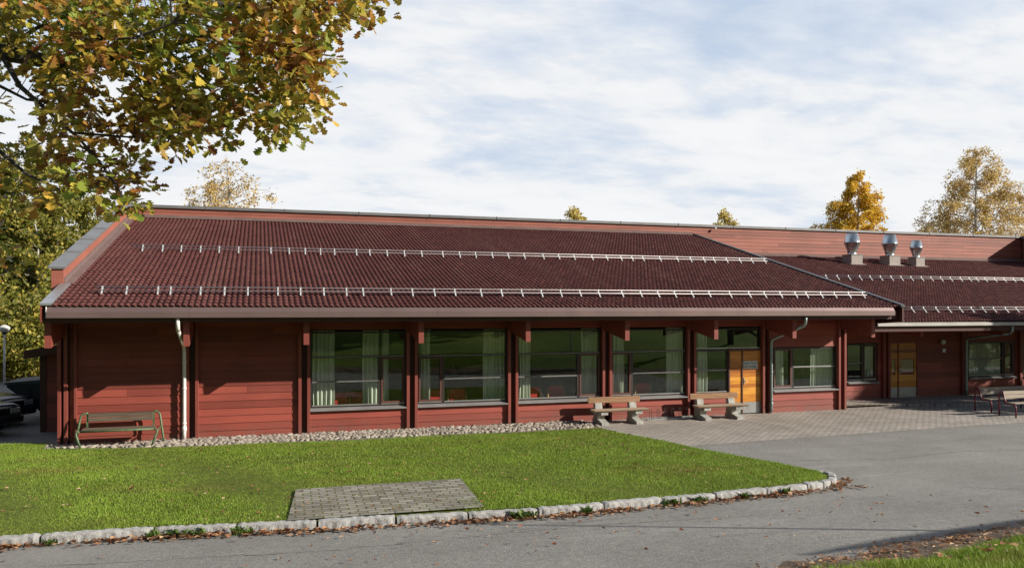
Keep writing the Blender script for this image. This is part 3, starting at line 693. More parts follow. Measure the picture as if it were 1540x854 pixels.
b = MB()   # roof deck and soffit boards
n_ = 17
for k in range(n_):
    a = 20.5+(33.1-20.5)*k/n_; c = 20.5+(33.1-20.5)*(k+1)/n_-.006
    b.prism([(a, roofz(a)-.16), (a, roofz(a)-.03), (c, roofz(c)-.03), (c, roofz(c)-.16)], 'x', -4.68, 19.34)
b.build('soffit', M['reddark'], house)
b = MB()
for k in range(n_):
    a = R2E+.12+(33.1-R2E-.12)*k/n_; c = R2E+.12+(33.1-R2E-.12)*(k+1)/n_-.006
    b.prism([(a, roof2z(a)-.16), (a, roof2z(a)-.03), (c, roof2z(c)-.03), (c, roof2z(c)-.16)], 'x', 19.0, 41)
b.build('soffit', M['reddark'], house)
b = MB(); b.box(-4.70, 19.33, 20.455, 20.497, 3.075, 3.33); b.build('fascia', M['reddark'], house)
b = MB(); b.box(19.44, 41, R2E+.075, R2E+.115, 2.62, 2.9); b.build('fascia', M['reddark'], house)
# gutters: sloped apron above a box gutter
def gutter(x0, x1, nf, zt, zm, zb, mat, name='gutter', step=3.0):
    b = MB(); x = x0
    while x < x1-.01:
        q = min(x+step, x1)
        b.prism([(nf+.10, zt), (nf+.02, zm+.01), (nf+.012, zm), (nf, zm-.004), (nf, zb+.012), (nf+.012, zb), (nf+.135, zb), (nf+.135, zb+.02), (nf+.03, zb+.025), (nf+.03, zm-.01), (nf+.118, zt-.004)], 'x', x, q-.004); x = q
    return b.build(name, mat, house)
gutter(-4.60, 19.10, 20.30, 3.462, 3.325, 3.18, M['gutter'])
gutter(19.85, 41, 21.86, 2.935, 2.885, 2.80, M['gutterpale'])
b = MB(); b.prism([(20.31, 3.44), (20.31, 3.19), (20.45, 3.19), (20.45, 3.47)], 'x', -4.612, -4.604); b.build('gutter_end', M['white'], house)
# left verge: low flashing in front of the facade, raised parapet behind
b = MB(); b.prism([(20.33, roofz(20.33)+.03), (20.33, roofz(20.33)+.075), (22.26, roofz(22.26)+.075), (22.26, roofz(22.26)+.03)], 'x', -4.74, -4.50); b.build('verge_flashing', M['alu'], house)
b = MB(); b.prism([(20.36, 3.10), (20.36, roofz(20.36)+.025), (22.26, roofz(22.26)+.025), (22.26, roofz(22.26)-.3)], 'x', -4.735, -4.70); b.build('barge_board', M['redpost'], house)
b = MB(); b.prism([(22.25, 3.6), (22.25, roofz(22.25)+.44), (33.2, roofz(33.2)+.44), (33.2, 3.6)], 'x', -4.93, -4.66)
b.build('parapet', M['upper'], house)
b = MB(); n_ = 6
for k in range(n_):
    a = 22.2+(33.3-22.2)*k/n_; c = 22.2+(33.3-22.2)*(k+1)/n_-.03
    b.prism([(a, roofz(a)+.445), (a, roofz(a)+.50), (c, roofz(c)+.50), (c, roofz(c)+.445)], 'x', -5.0, -4.615)
    b.prism([(c, roofz(c)+.445), (c, roofz(c)+.525), (c+.028, roofz(c+.028)+.525), (c+.028, roofz(c+.028)+.445)], 'x', -5.0, -4.615)
b.build('parapet_coping', M['coping'], house)
b = MB(); b.prism([(22.3, roofz(22.3)+.05), (22.3, roofz(22.3)+.20), (33.1, roofz(33.1)+.20), (33.1, roofz(33.1)+.05)], 'x', -4.658, -4.636)
b.prism([(22.3, roofz(22.3)+.045), (22.3, roofz(22.3)+.07), (33.1, roofz(33.1)+.07), (33.1, roofz(33.1)+.045)], 'x', -4.636, -4.45); b.build('verge_flashing', M['flash'], house)
# right verge of the main roof
b = MB(); b.prism([(20.27, roofz(20.27)+.03), (20.27, roofz(20.27)+.10), (33.1, roofz(33.1)+.10), (33.1, roofz(33.1)+.03)], 'x', 19.30, 19.44); b.build('verge_flashing', M['vergedark'], house)
b = MB(); b.prism([(20.29, 2.98), (20.29, roofz(20.29)+.025), (33.1, roofz(33.1)+.025), (33.1, roof2z(33.1)-.02), (22.3, roof2z(22.3)-.06), (21.95, 2.88)], 'x', 19.36, 19.42); b.build('barge_board', M['reddark'], house)
# upper wall above the roofs
siding([(-4.65, 19.4, 6.98, 7.26, 33.2), (19.4, 44, 5.95, 7.26, 33.2)], 'upper_wall', M['upper'], 0.165, .012, house)
b = MB(); b.box(-4.9, 44, 33.24, 35.5, 0, 7.24); b.build('rear_block', M['upper'], house)
b = MB(); x = -4.95
while x < 44:
    q = min(x+2.95, 44); b.box(x, q-.02, 33.12, 33.6, 7.26, 7.37); b.box(q-.02, q+.012, 33.105, 33.61, 7.255, 7.385); x = q
b.build('upper_coping', M['coping'], house)
b = MB(); b.prism([(32.9, roofz(32.9)+.06), (32.9, roofz(32.9)+.075), (33.17, 7.0), (33.19, 7.0), (33.19, roofz(33.1)+.05)], 'x', -4.63, 19.40); b.build('roof_flashing', M['flash'], house)
b = MB(); b.prism([(32.9, roof2z(32.9)+.06), (32.9, roof2z(32.9)+.075), (33.17, 6.11), (33.19, 6.11), (33.19, roof2z(33.1)+.05)], 'x', 19.44, 44); b.build('roof_flashing', M['flash'], house)
b = MB(); b.box(39.75, 50, 30.2, 33.1, 4.5, 7.2); b.build('side_block', M['upper'], house)
b = MB(); b.box(39.66, 50, 30.1, 33.1, 7.202, 7.36); b.build('side_block_coping', M['coping'], house)
b = MB(); p = at(1075, 342.5, 33.1); b.lathe([(0.0, -.0), (.05, 0), (.05, .09), (0, .09)], (p.x, 33.05, p.z-.09), 10); b.build('vent_knob', M['white'], house)

# --- windows
def window(x0, x1, z0, z1, N, transom=None, mull=None, bar=None, bar_side=None, casement=None, sill=True, name='window'):
    """frame 5 cm; transom splits the top light; mull splits the lower part at x; bar crosses the fixed pane"""
    w = empty(name, ((x0+x1)/2, N, z0), parent=house); fw = 0.045; fr = MB(); pane = MB(); y0, y1 = N-.035, N+.05
    fr.box(x0, x0+fw, y0, y1, z0, z1); fr.box(x1-fw, x1, y0, y1, z0, z1); fr.box(x0+fw, x1-fw, y0, y1, z1-fw, z1); fr.box(x0+fw, x1-fw, y0, y1, z0, z0+.035)
    ztop = z1-fw; lo = z0+.035
    def gl(a, c, e, g): pane.add([(a, N, e), (c, N, e), (c, N, g), (a, N, g)], [(0, 1, 2, 3)])
    if transom:
        fr.box(x0+fw, x1-fw, y0-.012, y1, transom-.028, transom+.028); gl(x0+fw, x1-fw, transom+.028, z1-fw); ztop = transom-.028
    cells = [(x0+fw, x1-fw)]
    if mull:
        fr.box(mull-.042, mull+.042, y0-.004, y1-.002, lo, ztop); cells = [(x0+fw, mull-.042), (mull+.042, x1-fw)]
    for i, (a, c) in enumerate(cells): gl(a, c, lo, ztop)
    fr.build('frame', M['frame'], w)
    pane.build('pane', M['glass'], w)
    if transom:
        q = MB(); q.box(x0+fw+.003, x1-fw-.003, y0-.022, y0-.0125, transom-.010, transom+.016, .004); q.build('transom_bar', M['barmetal'], w)
    if bar:
        a, c = cells[bar_side if bar_side is not None else 0]; q = MB(); q.box(a+.002, c-.002, y0-.006, N-.006, bar-.022, bar+.022, .006); q.build('glazing_bar', M['barmetal'], w)
    q = MB()
    for a, c in cells: q.box(a+.002, c-.002, y0-.008, N-.008, lo+.001, lo+.03)
    q.build('bead', M['alu'], w)
    if casement is not None:
        a, c = cells[casement]; q = MB(); t = .05
        q.box(a+.003, a+t, y0-.02, N-.003, lo+.035, ztop-.003); q.box(c-t, c-.003, y0-.02, N-.003, lo+.035, ztop-.003); q.box(a+t, c-t, y0-.02, N-.003, ztop-t, ztop-.003); q.box(a+t, c-t, y0-.02, N-.003, lo+.035, lo+.035+t)
        q.build('casement', M['casement'], w)
    if sill:
        q = MB(); q.prism([(N-.17, z0-.085), (N-.17, z0-.055), (N-.03, z0-.006), (N+.03, z0-.006), (N+.03, z0-.09)], 'x', x0-.02, x1+.02); q.build('sill', M['sill'], w)
    return w
WN = D+.06
window(C[2]+.16, C[3]-.16, WB, WT, WN, 2.075, 3.185, 1.40, 0, 1)
window(C[3]+.16, C[4]-.16, WB, WT, WN, 2.06, 4.99, 1.40, 1, 0)
window(C[4]+.16, C[5]-.16, WB, WT, WN, 2.065, 9.155, 1.39, 0, 1)
window(C[5]+.16, C[6]-.16, WB, WT, WN, 2.075, 10.94, 1.41, 1, 0)
window(C[6]+.16, C[7]-.15, 2.09, WT, WN, sill=False)
window(C[6]+.16, 14.34, WB, 2.088, WN, None, None, 1.44, 0)
window(C[7]+.30, C[8]-.16, .76, 2.12, WN, None, 16.79, 1.47, 1, 0)
# --- entrance door in pine boards
def pine_door(x0, xm, x1, z0, z1, N, kick, glaze=None, bh=.118):
    d = empty('door', ((x0+x1)/2, N, z0), parent=house)
    for a, c, nm in ((x0, xm-.02, 'side_panel'), (xm+.02, x1, 'door_leaf')):
        b = MB(); z = kick
        while z < z1-.02:
            t = min(z+bh, z1)
            if glaze and z+.001 < glaze[1] and t > glaze[0]:
                b.box(a, a+.10, N-.02, N+.02, z, t-.003); b.box(c-.10, c, N-.02, N+.02, z, t-.003)
            else: b.box(a, c, N-.02, N+.02, z, t-.003)
            z += bh
        b.build(nm, M['pine'], d)
        q = MB(); q.box(a, c, N-.024, N+.015, z0, kick-.004); q.build('kick_plate', M['alu'], d)
        if glaze:
            q = MB(); q.add([(a+.1, N, glaze[0]), (c-.1, N, glaze[0]), (c-.1, N, glaze[1]), (a+.1, N, glaze[1])], [(0, 1, 2, 3)]); q.build('pane', M['glass'], d)
    q = MB(); q.box(xm-.017, xm+.017, N-.05, N+.02, z0, z1); q.box(x0-.05, x0-.003, N-.05, N+.06, z0, z1); q.box(x1+.003, x1+.05, N-.05, N+.06, z0, z1); q.box(x0-.05, x1+.05, N-.05, N+.06, z1+.002, z1+.05); q.box(x0-.02, x1+.02, N+.022, N+.06, z0, z1)
    q.build('door_frame', M['casement'] if not glaze else M['redpost'], d)
    q = MB(); q.box(xm+.05, xm+.08, N-.045, N-.021, .95, 1.17); q.tube([(xm+.065, N-.07, 1.06), (xm+.17, N-.075, 1.06)], .011, 8); q.tube([(xm+.065, N-.04, 1.06), (xm+.065, N-.075, 1.06)], .011, 8); q.build('handle', M['alu'], d)
    return d
pine_door(14.40, 14.86, 15.555, .03, 2.055, D+.03, .385)
# sign on the door
sg = at(1115.8, 544, D-.01); sg2 = at(1139.2, 555, D-.01)
sgn = MB(); sx0, sx1 = sg.x, sg2.x; szm = (sg.z+sg2.z)/2+.02; sgn.box(sx0, sx1, D-.012, D+.007, szm-.125, szm+.125, .004)
so_ = sgn.build('door_sign', simple('sign_plate', (0.50, 0.51, 0.49), .4), None); tag(so_, 'small pale grey two line sign on the orange pine door', 'sign')
for txt, dz in (('Inngang til badet', .035), ('Åpent alle dager', -.075)):
    cu = bpy.data.curves.new('sign_text', 'FONT'); cu.body = txt; cu.size = .095; cu.align_x = 'CENTER'; cu.extrude = .001
    to = bpy.data.objects.new('sign_text', cu); col.objects.link(to); dg = bpy.context.evaluated_depsgraph_get()
    me = bpy.data.meshes.new_from_object(to.evaluated_get(dg)); bpy.data.objects.remove(to)
    wv = max(v.co.x for v in me.vertices)-min(v.co.x for v in me.vertices); k = (sx1-sx0)*.9/wv
    for v in me.vertices: v.co.x *= k
    t2 = bpy.data.objects.new('lettering', me); col.objects.link(t2); me.materials.clear(); me.materials.append(M['black']); t2.parent = so_
    t2.location = Vector(((sx0+sx1)/2, D-.0135, szm+dz))-WLOC[so_]; t2.rotation_euler = (R(90), 0, 0)

# --- second, set back section on the right
E2 = 24.1
def P2(x): return at(x, 560, E2).x
w2a, w2b = P2(1275)-.02, P2(1319.5)
posts2 = [P2(1327), P2(1334.5), P2(1445.5), P2(1532)]
dA, dM, dB = P2(1339), P2(1350.5), P2(1378)
w7a, w7m, w7b = P2(1456.5), P2(1509), P2(1525)
top2 = 3.35
segs = [(18.9, w2a-.01), (w2b+.01, dA-.06)]
rr = [(18.9, w2a-.01, .07, top2, E2), (w2a-.01, w2b+.01, .07, .66, E2), (w2a-.01, w2b+.01, 2.13, top2, E2), (w2b+.01, dA-.06, .07, top2, E2), (dA-.06, dB+.06, 2.18, top2, E2),
      (dB+.06, w7a-.03, .07, top2, E2), (w7a-.03, w7b+.03, .07, .66, E2), (w7a-.03, w7b+.03, 2.13, top2, E2)]
nxt = w7b+.03; k7 = []
while nxt < 40:
    rr += [(nxt, nxt+.45, .07, top2, E2), (nxt+.45, nxt+2.75, .07, .66, E2), (nxt+.45, nxt+2.75, 2.13, top2, E2)]; k7.append(nxt+.47); nxt += 2.75
for q_ in rr: siding([q_], 'wall_panel', M['red'], parent=house)
window(w2a, w2b, .74, 2.10, E2+.06, None, (P2(1297.5)), 1.40, 0, 1)
window(w7a, w7b, .76, 2.10, E2+.06, None, w7m, 1.45, 0, 1)
for q in k7: window(q, q+2.26, .76, 2.10, E2+.06, None, q+1.7, 1.45, 0, 1)
for i, c in enumerate(posts2 + [q+2.26+.25 for q in k7]):
    b = MB(); b.box(c-.05, c+.05, E2-.12, E2-.02, .075, 3.2, .006); b.build('post', M['redpost'], house)
for c in (P2(1330.7), P2(1448), P2(1532)+.2, P2(1532)+3.1):
    b = MB(); b.prism([(22.35, 2.42), (22.35, 2.90), (E2-.13, 3.38), (E2-.13, 2.60)], 'x', c-.06, c+.06); b.build('rafter_tail', M['redpost'], house)
pine_door(dA, dM, dB, .08, 2.12, E2+.02, .46, (1.02, 1.50))
b = MB()
for (a, c, e, g) in ((18.8, w2a, 0, 3.5), (w2a-.01, w2b+.01, 0, .65), (w2a-.01, w2b+.01, 2.14, 3.5), (w2b, w7a-.02, 0, 3.5), (w7a-.03, w7b+.02, 0, .65), (w7a-.03, w7b+.02, 2.14, 3.5)): b.box(a, c, E2+.10, E2+.2, e, g)
b.build('wall_core', M['reddark'], house)
# --- rooms behind the glass
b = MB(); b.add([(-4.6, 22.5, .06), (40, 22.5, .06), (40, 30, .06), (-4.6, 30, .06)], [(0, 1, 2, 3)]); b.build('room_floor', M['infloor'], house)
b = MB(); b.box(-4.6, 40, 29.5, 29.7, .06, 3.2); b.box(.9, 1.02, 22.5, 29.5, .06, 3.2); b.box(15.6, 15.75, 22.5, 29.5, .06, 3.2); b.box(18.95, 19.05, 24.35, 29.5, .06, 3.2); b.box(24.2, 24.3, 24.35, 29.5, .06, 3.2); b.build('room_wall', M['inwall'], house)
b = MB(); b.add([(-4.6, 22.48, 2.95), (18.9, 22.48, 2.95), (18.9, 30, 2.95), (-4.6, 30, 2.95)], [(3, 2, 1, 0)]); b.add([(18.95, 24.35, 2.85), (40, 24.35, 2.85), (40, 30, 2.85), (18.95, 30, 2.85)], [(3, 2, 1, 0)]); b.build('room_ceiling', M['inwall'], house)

# --- downpipes
def pipe(x, ng, zg, nw, mat, bottom=.04, elbow=True, xw=None):
    b = MB(); r = .047; xw = x if xw is None else xw
    b.tube([(x, ng, zg), (x, ng, zg-.16), (x, ng+.03, zg-.24), (x, ng+.10, zg-.30)], r, 10)
    b.tube([(x, ng+.10, zg-.30), (xw, nw-.08, 2.42 if zg > 3 else 2.25), (xw, nw-.01, 2.33 if zg > 3 else 2.16), (xw, nw, 2.2 if zg > 3 else 2.02), (xw, nw, bottom+.22), (xw, nw-.0, bottom)], r*.97, 10)
    for z in (.45, 1.35, 2.0): b.lathe([(r*1.0, -.02), (r*1.22, -.016), (r*1.22, .016), (r*1.0, .02)], (xw, nw, z), 12)
    b.lathe([(r, 0), (r*1.25, .01), (r*1.25, .10), (r, .12)], (xw, nw, .25), 12)
    b.box(xw-.01, xw+.01, nw, nw+.10, 1.34, 1.36); b.box(xw-.01, xw+.01, nw, nw+.10, .44, .46)
    return b.build('downpipe', mat, house)
pipe(-1.86, 20.42, 3.18, D-.17, M['pipewhite'])
p = at(1160, 560, D-.17); pipe(p.x, 20.42, 3.18, D-.17, M['pipegreen'])
p = at(1453.5, 560, E2-.17); pipe(p.x, 21.97, 2.80, E2-.17, M['pipegreen'], .08)
# --- snow guards
def on_roof(x, y, zf0):
    d = ray(x, y); lo, hi = 18.0, 34.0
    for _ in range(40):
        N = (lo+hi)/2; q = at(x, y, N)
        if q.z > zf0(N): lo = N
        else: hi = N
    return at(x, y, (lo+hi)/2)
def snow_guard(N, zf, x0, x1, bx, h=.175):
    root = empty('snow_guard', ((x0+x1)/2, N, zf(N)), parent=house)
    z = zf(N)+.03
    b = MB()
    for dn, dz in ((.02, h), (-.045, h*.48)): b.tube([(x0, N+dn, z+dz), ((x0+x1)/2, N+dn, z+dz), (x1, N+dn, z+dz)], .0145, 6)
    x = x0
    b.build('rail', M['rail'], root)
    for x in bx:
        q = MB(); zb, zf_ = zf(N+.20)+.04, zf(N-.13)+.035
        w2 = .017
        q.prism([(N+.005, z+h+.02), (N+.035, z+h+.02), (N+.035, z+h-.02), (N-.135, zf_), (N-.16, zf_), (N+.0, z+h-.04)], 'x', x-w2, x+w2)
        q.prism([(N+.02, z+h), (N+.045, z+h), (N+.215, zb), (N+.185, zb)], 'x', x-.015, x+.015)
        q.build('bracket', M['guard'], root)
def bx_on(pxs, N, zf):
    out = []
    for x in pxs:
        q = at(x, 400, N); out.append(q.x)
    return out
g2 = [154, 191, 238, 257, 302, 338, 373, 418, 452, 487, 521, 546, 588, 620, 653, 684, 723, 754, 784.5, 814, 843, 872, 900, 935, 963, 989, 1014, 1040, 1066, 1097, 1126, 1149, 1173, 1195.5, 1212, 1234, 1254.5, 1276, 1297]
g1 = [215, 245, 273, 302, 330, 359, 407.5, 435, 459, 482, 503, 536, 556, 582, 608, 634, 665.6, 691, 715, 740, 764, 788, 816.6, 840, 863, 890, 912, 933.4, 950, 966.5, 992, 1018, 1038, 1058, 1073, 1092, 1112, 1130, 1149]
NA, NB = 26.75, 21.42
snow_guard(NB, roofz, at(143, 440, NB).x, at(1302, 440, NB).x, bx_on(g2, NB, roofz))
snow_guard(NA, roofz, at(196, 380, NA).x, at(1153, 385, NA).x, bx_on(g1, NA, roofz))
gA = [1242, 1259, 1276, 1293, 1308.5, 1324, 1340, 1355, 1370, 1385.5, 1400, 1414.6, 1429, 1444, 1457.5, 1468, 1481, 1495.5, 1509.5, 1524, 1536.5, 1549, 1561]
gB = [1371, 1389, 1407.6, 1426, 1443.5, 1460.6, 1478, 1494, 1512, 1528, 1543, 1558]
qa = on_roof(1400, 423, roof2z); qb = on_roof(1450, 470, roof2z)
snow_guard(qa.y, roof2z, at(1236, 420, qa.y).x, 40.5, bx_on(gA, qa.y, roof2z))
snow_guard(qb.y, roof2z, 19.6, 40.5, bx_on(gB, qb.y, roof2z))
# --- roof ventilators
for px, pyb, sc in ((1289, 399, 1.0), (1346, 400.5, 1.0), (1384.5, 402, .8)):
    q = on_roof(px, pyb, roof2z); w = .30*sc+.02; hb = .50*(.85+.15*sc)
    root = empty('roof_ventilator', (q.x, q.y+w, q.z), parent=house); cx, cyy = q.x+.0, q.y+w
    b = MB(); zb = roof2z(cyy-w)-.05; zt = roof2z(cyy-w)+hb
    b.box(cx-w, cx+w, cyy-w, cyy+w, zb, zt); b.box(cx-w-.025, cx+w+.025, cyy-w-.025, cyy+w+.025, zt+.001, zt+.035)
    b.prism([(cyy-w-.14, roof2z(cyy-w-.14)+.062), (cyy-w-.14, roof2z(cyy-w-.14)+.075), (cyy+w, roof2z(cyy+w)+.075), (cyy+w, roof2z(cyy+w)+.062)], 'x', cx-w-.12, cx+w+.12)
    b.build('vent_base', M['ventbox'], root)
    b = MB(); r = .375*sc; z0 = zt+.03
    b.lathe([(r*.62, 0), (r*.55, .03), (r*.55, .13*sc), (r*.60, .135*sc), (r*.60, .17*sc), (r*.98, .56*sc), (r*1.0, .565*sc), (r*1.0, .60*sc), (r*.97, .61*sc), (r*.68, 1.02*sc), (r*.66, 1.02*sc), (r*.62, .95*sc), (0, .93*sc)], (cx-.02, cyy, z0), 28)
    b.build('vent_cowl', M['zinc'], root)
# --- wall lamp and switch box beside the dark wall
def wall_things():
    p = at(1418, 514, E2-.12); b = MB(); b.lathe([(0, -.10), (.06, -.085), (.095, -.03), (.10, .02), (.075, .075), (0, .10)], (p.x, E2-.13, p.z), 16); o = b.build('wall_lamp', M['glob']); tag(o, 'round opal wall lamp on the shaded dark red wall by the right doors', 'lamp')
    b = MB(); b.box(p.x-.05, p.x+.05, E2-.06, E2-.02, p.z-.03, p.z+.03); b.build('lamp_bracket', M['black'], o)
    p = at(1419.5, 527, E2-.05); b = MB(); b.box(p.x-.07, p.x+.07, E2-.075, E2-.022, p.z-.07, p.z+.07, .01); tag(b.build('wall_box', M['white']), 'small square pale box on the wall under the round wall lamp', 'switch box')
wall_things()

# ------------------------------------------------------------------ curtains and chairs behind the windows
def curtain(x0, x1, label, z0=.62, z1=2.8, N=22.62, seed=0):
    r = np.random.default_rng(seed); n = max(24, int((x1-x0)*90)); xs_ = np.linspace(x0, x1, n); ph = r.random()*6
    y = N+.035*np.sin((xs_-x0)*2*PI/.115+ph)+.02*np.sin((xs_-x0)*2*PI/.31+ph*2); V = []
    for z in np.linspace(z0, z1, 6):
        k = 1+.0*(z-z0); V.append(np.stack([x0+(xs_-x0)*k+.01*np.sin(z*3+xs_*9), y, np.full(n, z)], -1))
    V = np.array(V); I = np.arange(6*n).reshape(6, n); FI = np.stack([I[:-1, :-1], I[:-1, 1:], I[1:, 1:], I[1:, :-1]], -1).reshape(-1, 4)
    tag(mesh_np('curtain', V.reshape(-1, 3), FI, M['curtain'], None, True), label, 'curtain', 'pale curtains in the windows')
def cx_(px, N=22.62): return at(px, 560, N).x
cur = [(470, 503, 'pale curtain at the left edge of the leftmost large window'), (545, 570, 'pale curtain near the mullion of the leftmost large window'), (575, 584, 'narrow pale curtain strip behind the casement of the leftmost large window'),
       (633, 647, 'pale curtain at the left casement of the second large window from the left'), (726, 758, 'pale curtain at the right edge of the second large window from the left'),
       (781, 797, 'pale curtain at the left edge of the third large window from the left'), (874, 896, 'pale curtain behind the right casement of the third large window from the left'),
       (922, 938, 'pale curtain behind the left casement of the fourth large window from the left'), (1002, 1027, 'wide pale curtain at the right edge of the fourth large window from the left'),
       (1048, 1064, 'pale curtain in the narrow window beside the orange pine door')]
for i, (a, c, lab) in enumerate(cur): curtain(cx_(a), cx_(c), lab, seed=i)
for i, (a, c, lab) in enumerate([(1164, 1178, 'pale curtain at the left of the window right of the pine door'), (1218, 1252, 'wide pale curtain at the right of the window right of the pine door')]): curtain(cx_(a), cx_(c), lab, .78, 2.1, seed=20+i)
for i, (a, c, lab) in enumerate([(1456, 1507, 'wide pale curtain across the window behind the red framed benches'), (1299, 1319, 'pale curtain in the small window left of the brown glazed door')]): curtain(at(a, 560, 24.45).x, at(c, 560, 24.45).x, lab, .8, 2.1, 24.45, 30+i)
def make_chair():
    t = empty('chair', (0, 0, 0))
    b = MB(); b.box(-.24, .24, -.24, .22, .40, .47, .02); b.build('seat', M['redfab'], t)
    b = MB(); b.box(-.24, .24, .20, .26, .50, .96, .025); b.build('backrest', M['redfab'], t)
    for sx in (-1, 1):
        b = MB(); b.tube([(sx*.27, -.22, 0), (sx*.27, -.22, .64)], .02, 6); b.build('leg', M['blond'], t)
        b = MB(); b.tube([(sx*.27, .25, 0), (sx*.27, .25, .90)], .02, 6); b.build('leg', M['blond'], t)
        b = MB(); b.box(sx*.27-.025, sx*.27+.025, -.26, .27, .64, .67, .008); b.build('armrest', M['blond'], t)
    return t
ch0 = make_chair(); first = True
wn_ = ['leftmost', 'second', 'third', 'fourth']
for wi, pxs in enumerate(([512, 534], [652, 690], [800, 838], [925, 968])):
    for k, px in enumerate(pxs):
        c_ = ch0 if first else copy_tree(ch0); first = False
        p = at(px, 600, 23.0); place(c_, (p.x, 23.22+.08*k, .065), R(180+random.uniform(-10, 10)))
        tag(c_, 'red upholstered chair with blond wood arms, the %s of two in the %s large window' % ('left' if k == 0 else 'right', wn_[wi]), 'chair', 'red chairs inside the windows')

# ------------------------------------------------------------------ benches
def concrete_bench(label, px, py):
    g = ground(px, py, .01); t = empty('bench', (0, 0, 0), label, 'bench', 'wooden benches on concrete supports')
    b = MB(); b.box(-.84, .84, .20, .25, .585, .765, .012); b.build('backrest', M['plankbrown'], t)
    b = MB(); n = 10   # half log seat
    pr = [(-.20-.19*math.cos(PI*k/n)*1.0+.0, .445-.075*math.sin(PI*k/n)) for k in range(n+1)]
    b.prism([(y, z) for y, z in pr], 'x', -.87, .87); b.build('seat', M['log'], t)
    for sx in (-.55, .55):
        b = MB()
        b.prism([(-.42, 0), (.30, 0), (.30, .08), (.24, .16), (.24, .60), (.10, .60), (.06, .44), (-.02, .37), (-.36, .37), (-.36, .30), (-.10, .26), (-.08, .16), (-.42, .08)], 'x', sx-.11, sx+.11)
        b.build('support', M['concrete'], t)
    place(t, (at(px, 600, 21.62).x, 21.62, 0.006), R(-1)); return t
concrete_bench('wooden bench on pale concrete supports, left of the bike rack', 928, 632)
concrete_bench('wooden bench on pale concrete supports standing beside the orange pine door', 1079, 623.5)
def green_bench():
    g = ground(182, 663); t = empty('bench', (0, 0, 0), 'worn green tube framed bench with grey planks against the red wall', 'bench')
    for sx in (-1, 1):
        b = MB(); b.tube([(sx*1.00, .16, 0), (sx*.99, .18, .10), (sx*.93, .24, .50), (sx*.90, .27, .68), (sx*.86, .285, .735), (sx*.80, .29, .755), (sx*.74, .29, .76)], .027, 8); b.build('frame_tube', M['greenpaint'], t)
        b = MB(); b.box(sx*.755-.022, sx*.755+.022, .265, .285, .36, .75); b.build('back_bracket', M['greenpaint'], t)
        b = MB(); b.tube([(sx*.79, -.36, 0), (sx*.86, -.31, .20), (sx*.895, -.285, .30), (sx*.90, -.27, .34), (sx*.87, -.26, .372), (sx*.82, -.26, .382)], .027, 8); b.build('leg', M['greenpaint'], t)
        b = MB(); b.tube([(sx*.90, -.27, .34), (sx*.93, .0, .37), (sx*.945, .24, .40)], .018, 6); b.build('side_rail', M['greenpaint'], t)
    b = MB(); b.tube([(-.83, -.26, .382), (0, -.26, .382), (.83, -.26, .382)], .026, 8); b.build('front_rail', M['greenpaint'], t)
    b = MB(); b.box(-.735, .735, .245, .272, .545, .65, .008); b.box(-.735, .735, .245, .272, .66, .755, .008); b.build('backrest', M['plankgrey'], t)
    b = MB()
    for k in range(4): b.box(-.82, .82, -.22+k*.11, -.125+k*.11, .372+k*.004, .398+k*.004, .006)
    b.build('seat', M['plankgrey'], t)
    place(t, (at(179, 640, 21.72).x, 21.72, .05), 0)
green_bench()
def red_bench(label, foot, rz, L=1.62):
    t = empty('bench', (0, 0, 0), label, 'bench', 'red tube benches by the right doors')
    for sx in (0, L):
        b = MB(); b.tube([(sx, .34, 0), (sx, .34, .60), (sx, .325, .70), (sx, .285, .765), (sx, .23, .775), (sx, .185, .73), (sx, .13, .52), (sx, .08, .43), (sx, 0, .40), (sx, -.16, .40), (sx, -.24, .385), (sx, -.275, .33), (sx, -.28, .25), (sx, -.28, 0)], .023, 8); b.build('side_frame', M['redpaint'], t)
    b = MB()
    for k, (y, z) in enumerate(((.205, .735), (.175, .62))): b.prism([(y-.012, z-.055), (y+.012, z-.06), (y+.035, z+.045), (y+.011, z+.05)], 'x', .03, L-.03)
    b.build('backrest', M['slatpale'], t)
    b = MB()
    for k in range(3): b.box(.03, L-.03, -.22+k*.10, -.13+k*.10, .42, .448, .006)
    b.build('seat', M['slatpale'], t)
    place(t, (foot.x, foot.y-.34, foot.z), rz); return t
red_bench('red tube bench with pale slats, nearer the wall window', ground(1466.5, 617.5, .006), R(0), 2.0)
red_bench('red tube bench with shaded slats cut by the right picture edge', ground(1502, 624.5, .006), R(-3), 2.0)
# bike rack
def bike_rack():
    a = ground(968, 631); c = ground(1040, 626.5); t = empty('bike_rack', ((a.x+c.x)/2, a.y, 0), 'low metal bike rack lying by the wall between the two wooden benches', 'bike rack')
    N = 21.85; b = MB(); b.box(a.x, c.x, N-.04, N, .01, .05); b.box(a.x, c.x, N+.32, N+.35, .01, .05); b.build('base_frame', M['alu'], t)
    n = 7
    for k in range(n):
        x = a.x+.12+(c.x-a.x-.24)*k/(n-1); b = MB()
        b.tube([(x-.035, N-.02, .04), (x-.035, N+.0, .31), (x-.02, N+.01, .345), (x+.02, N+.01, .345), (x+.035, N+.0, .31), (x+.035, N-.02, .04)], .0065, 6)
        b.build('hoop', M['rubber'], t)
bike_rack()

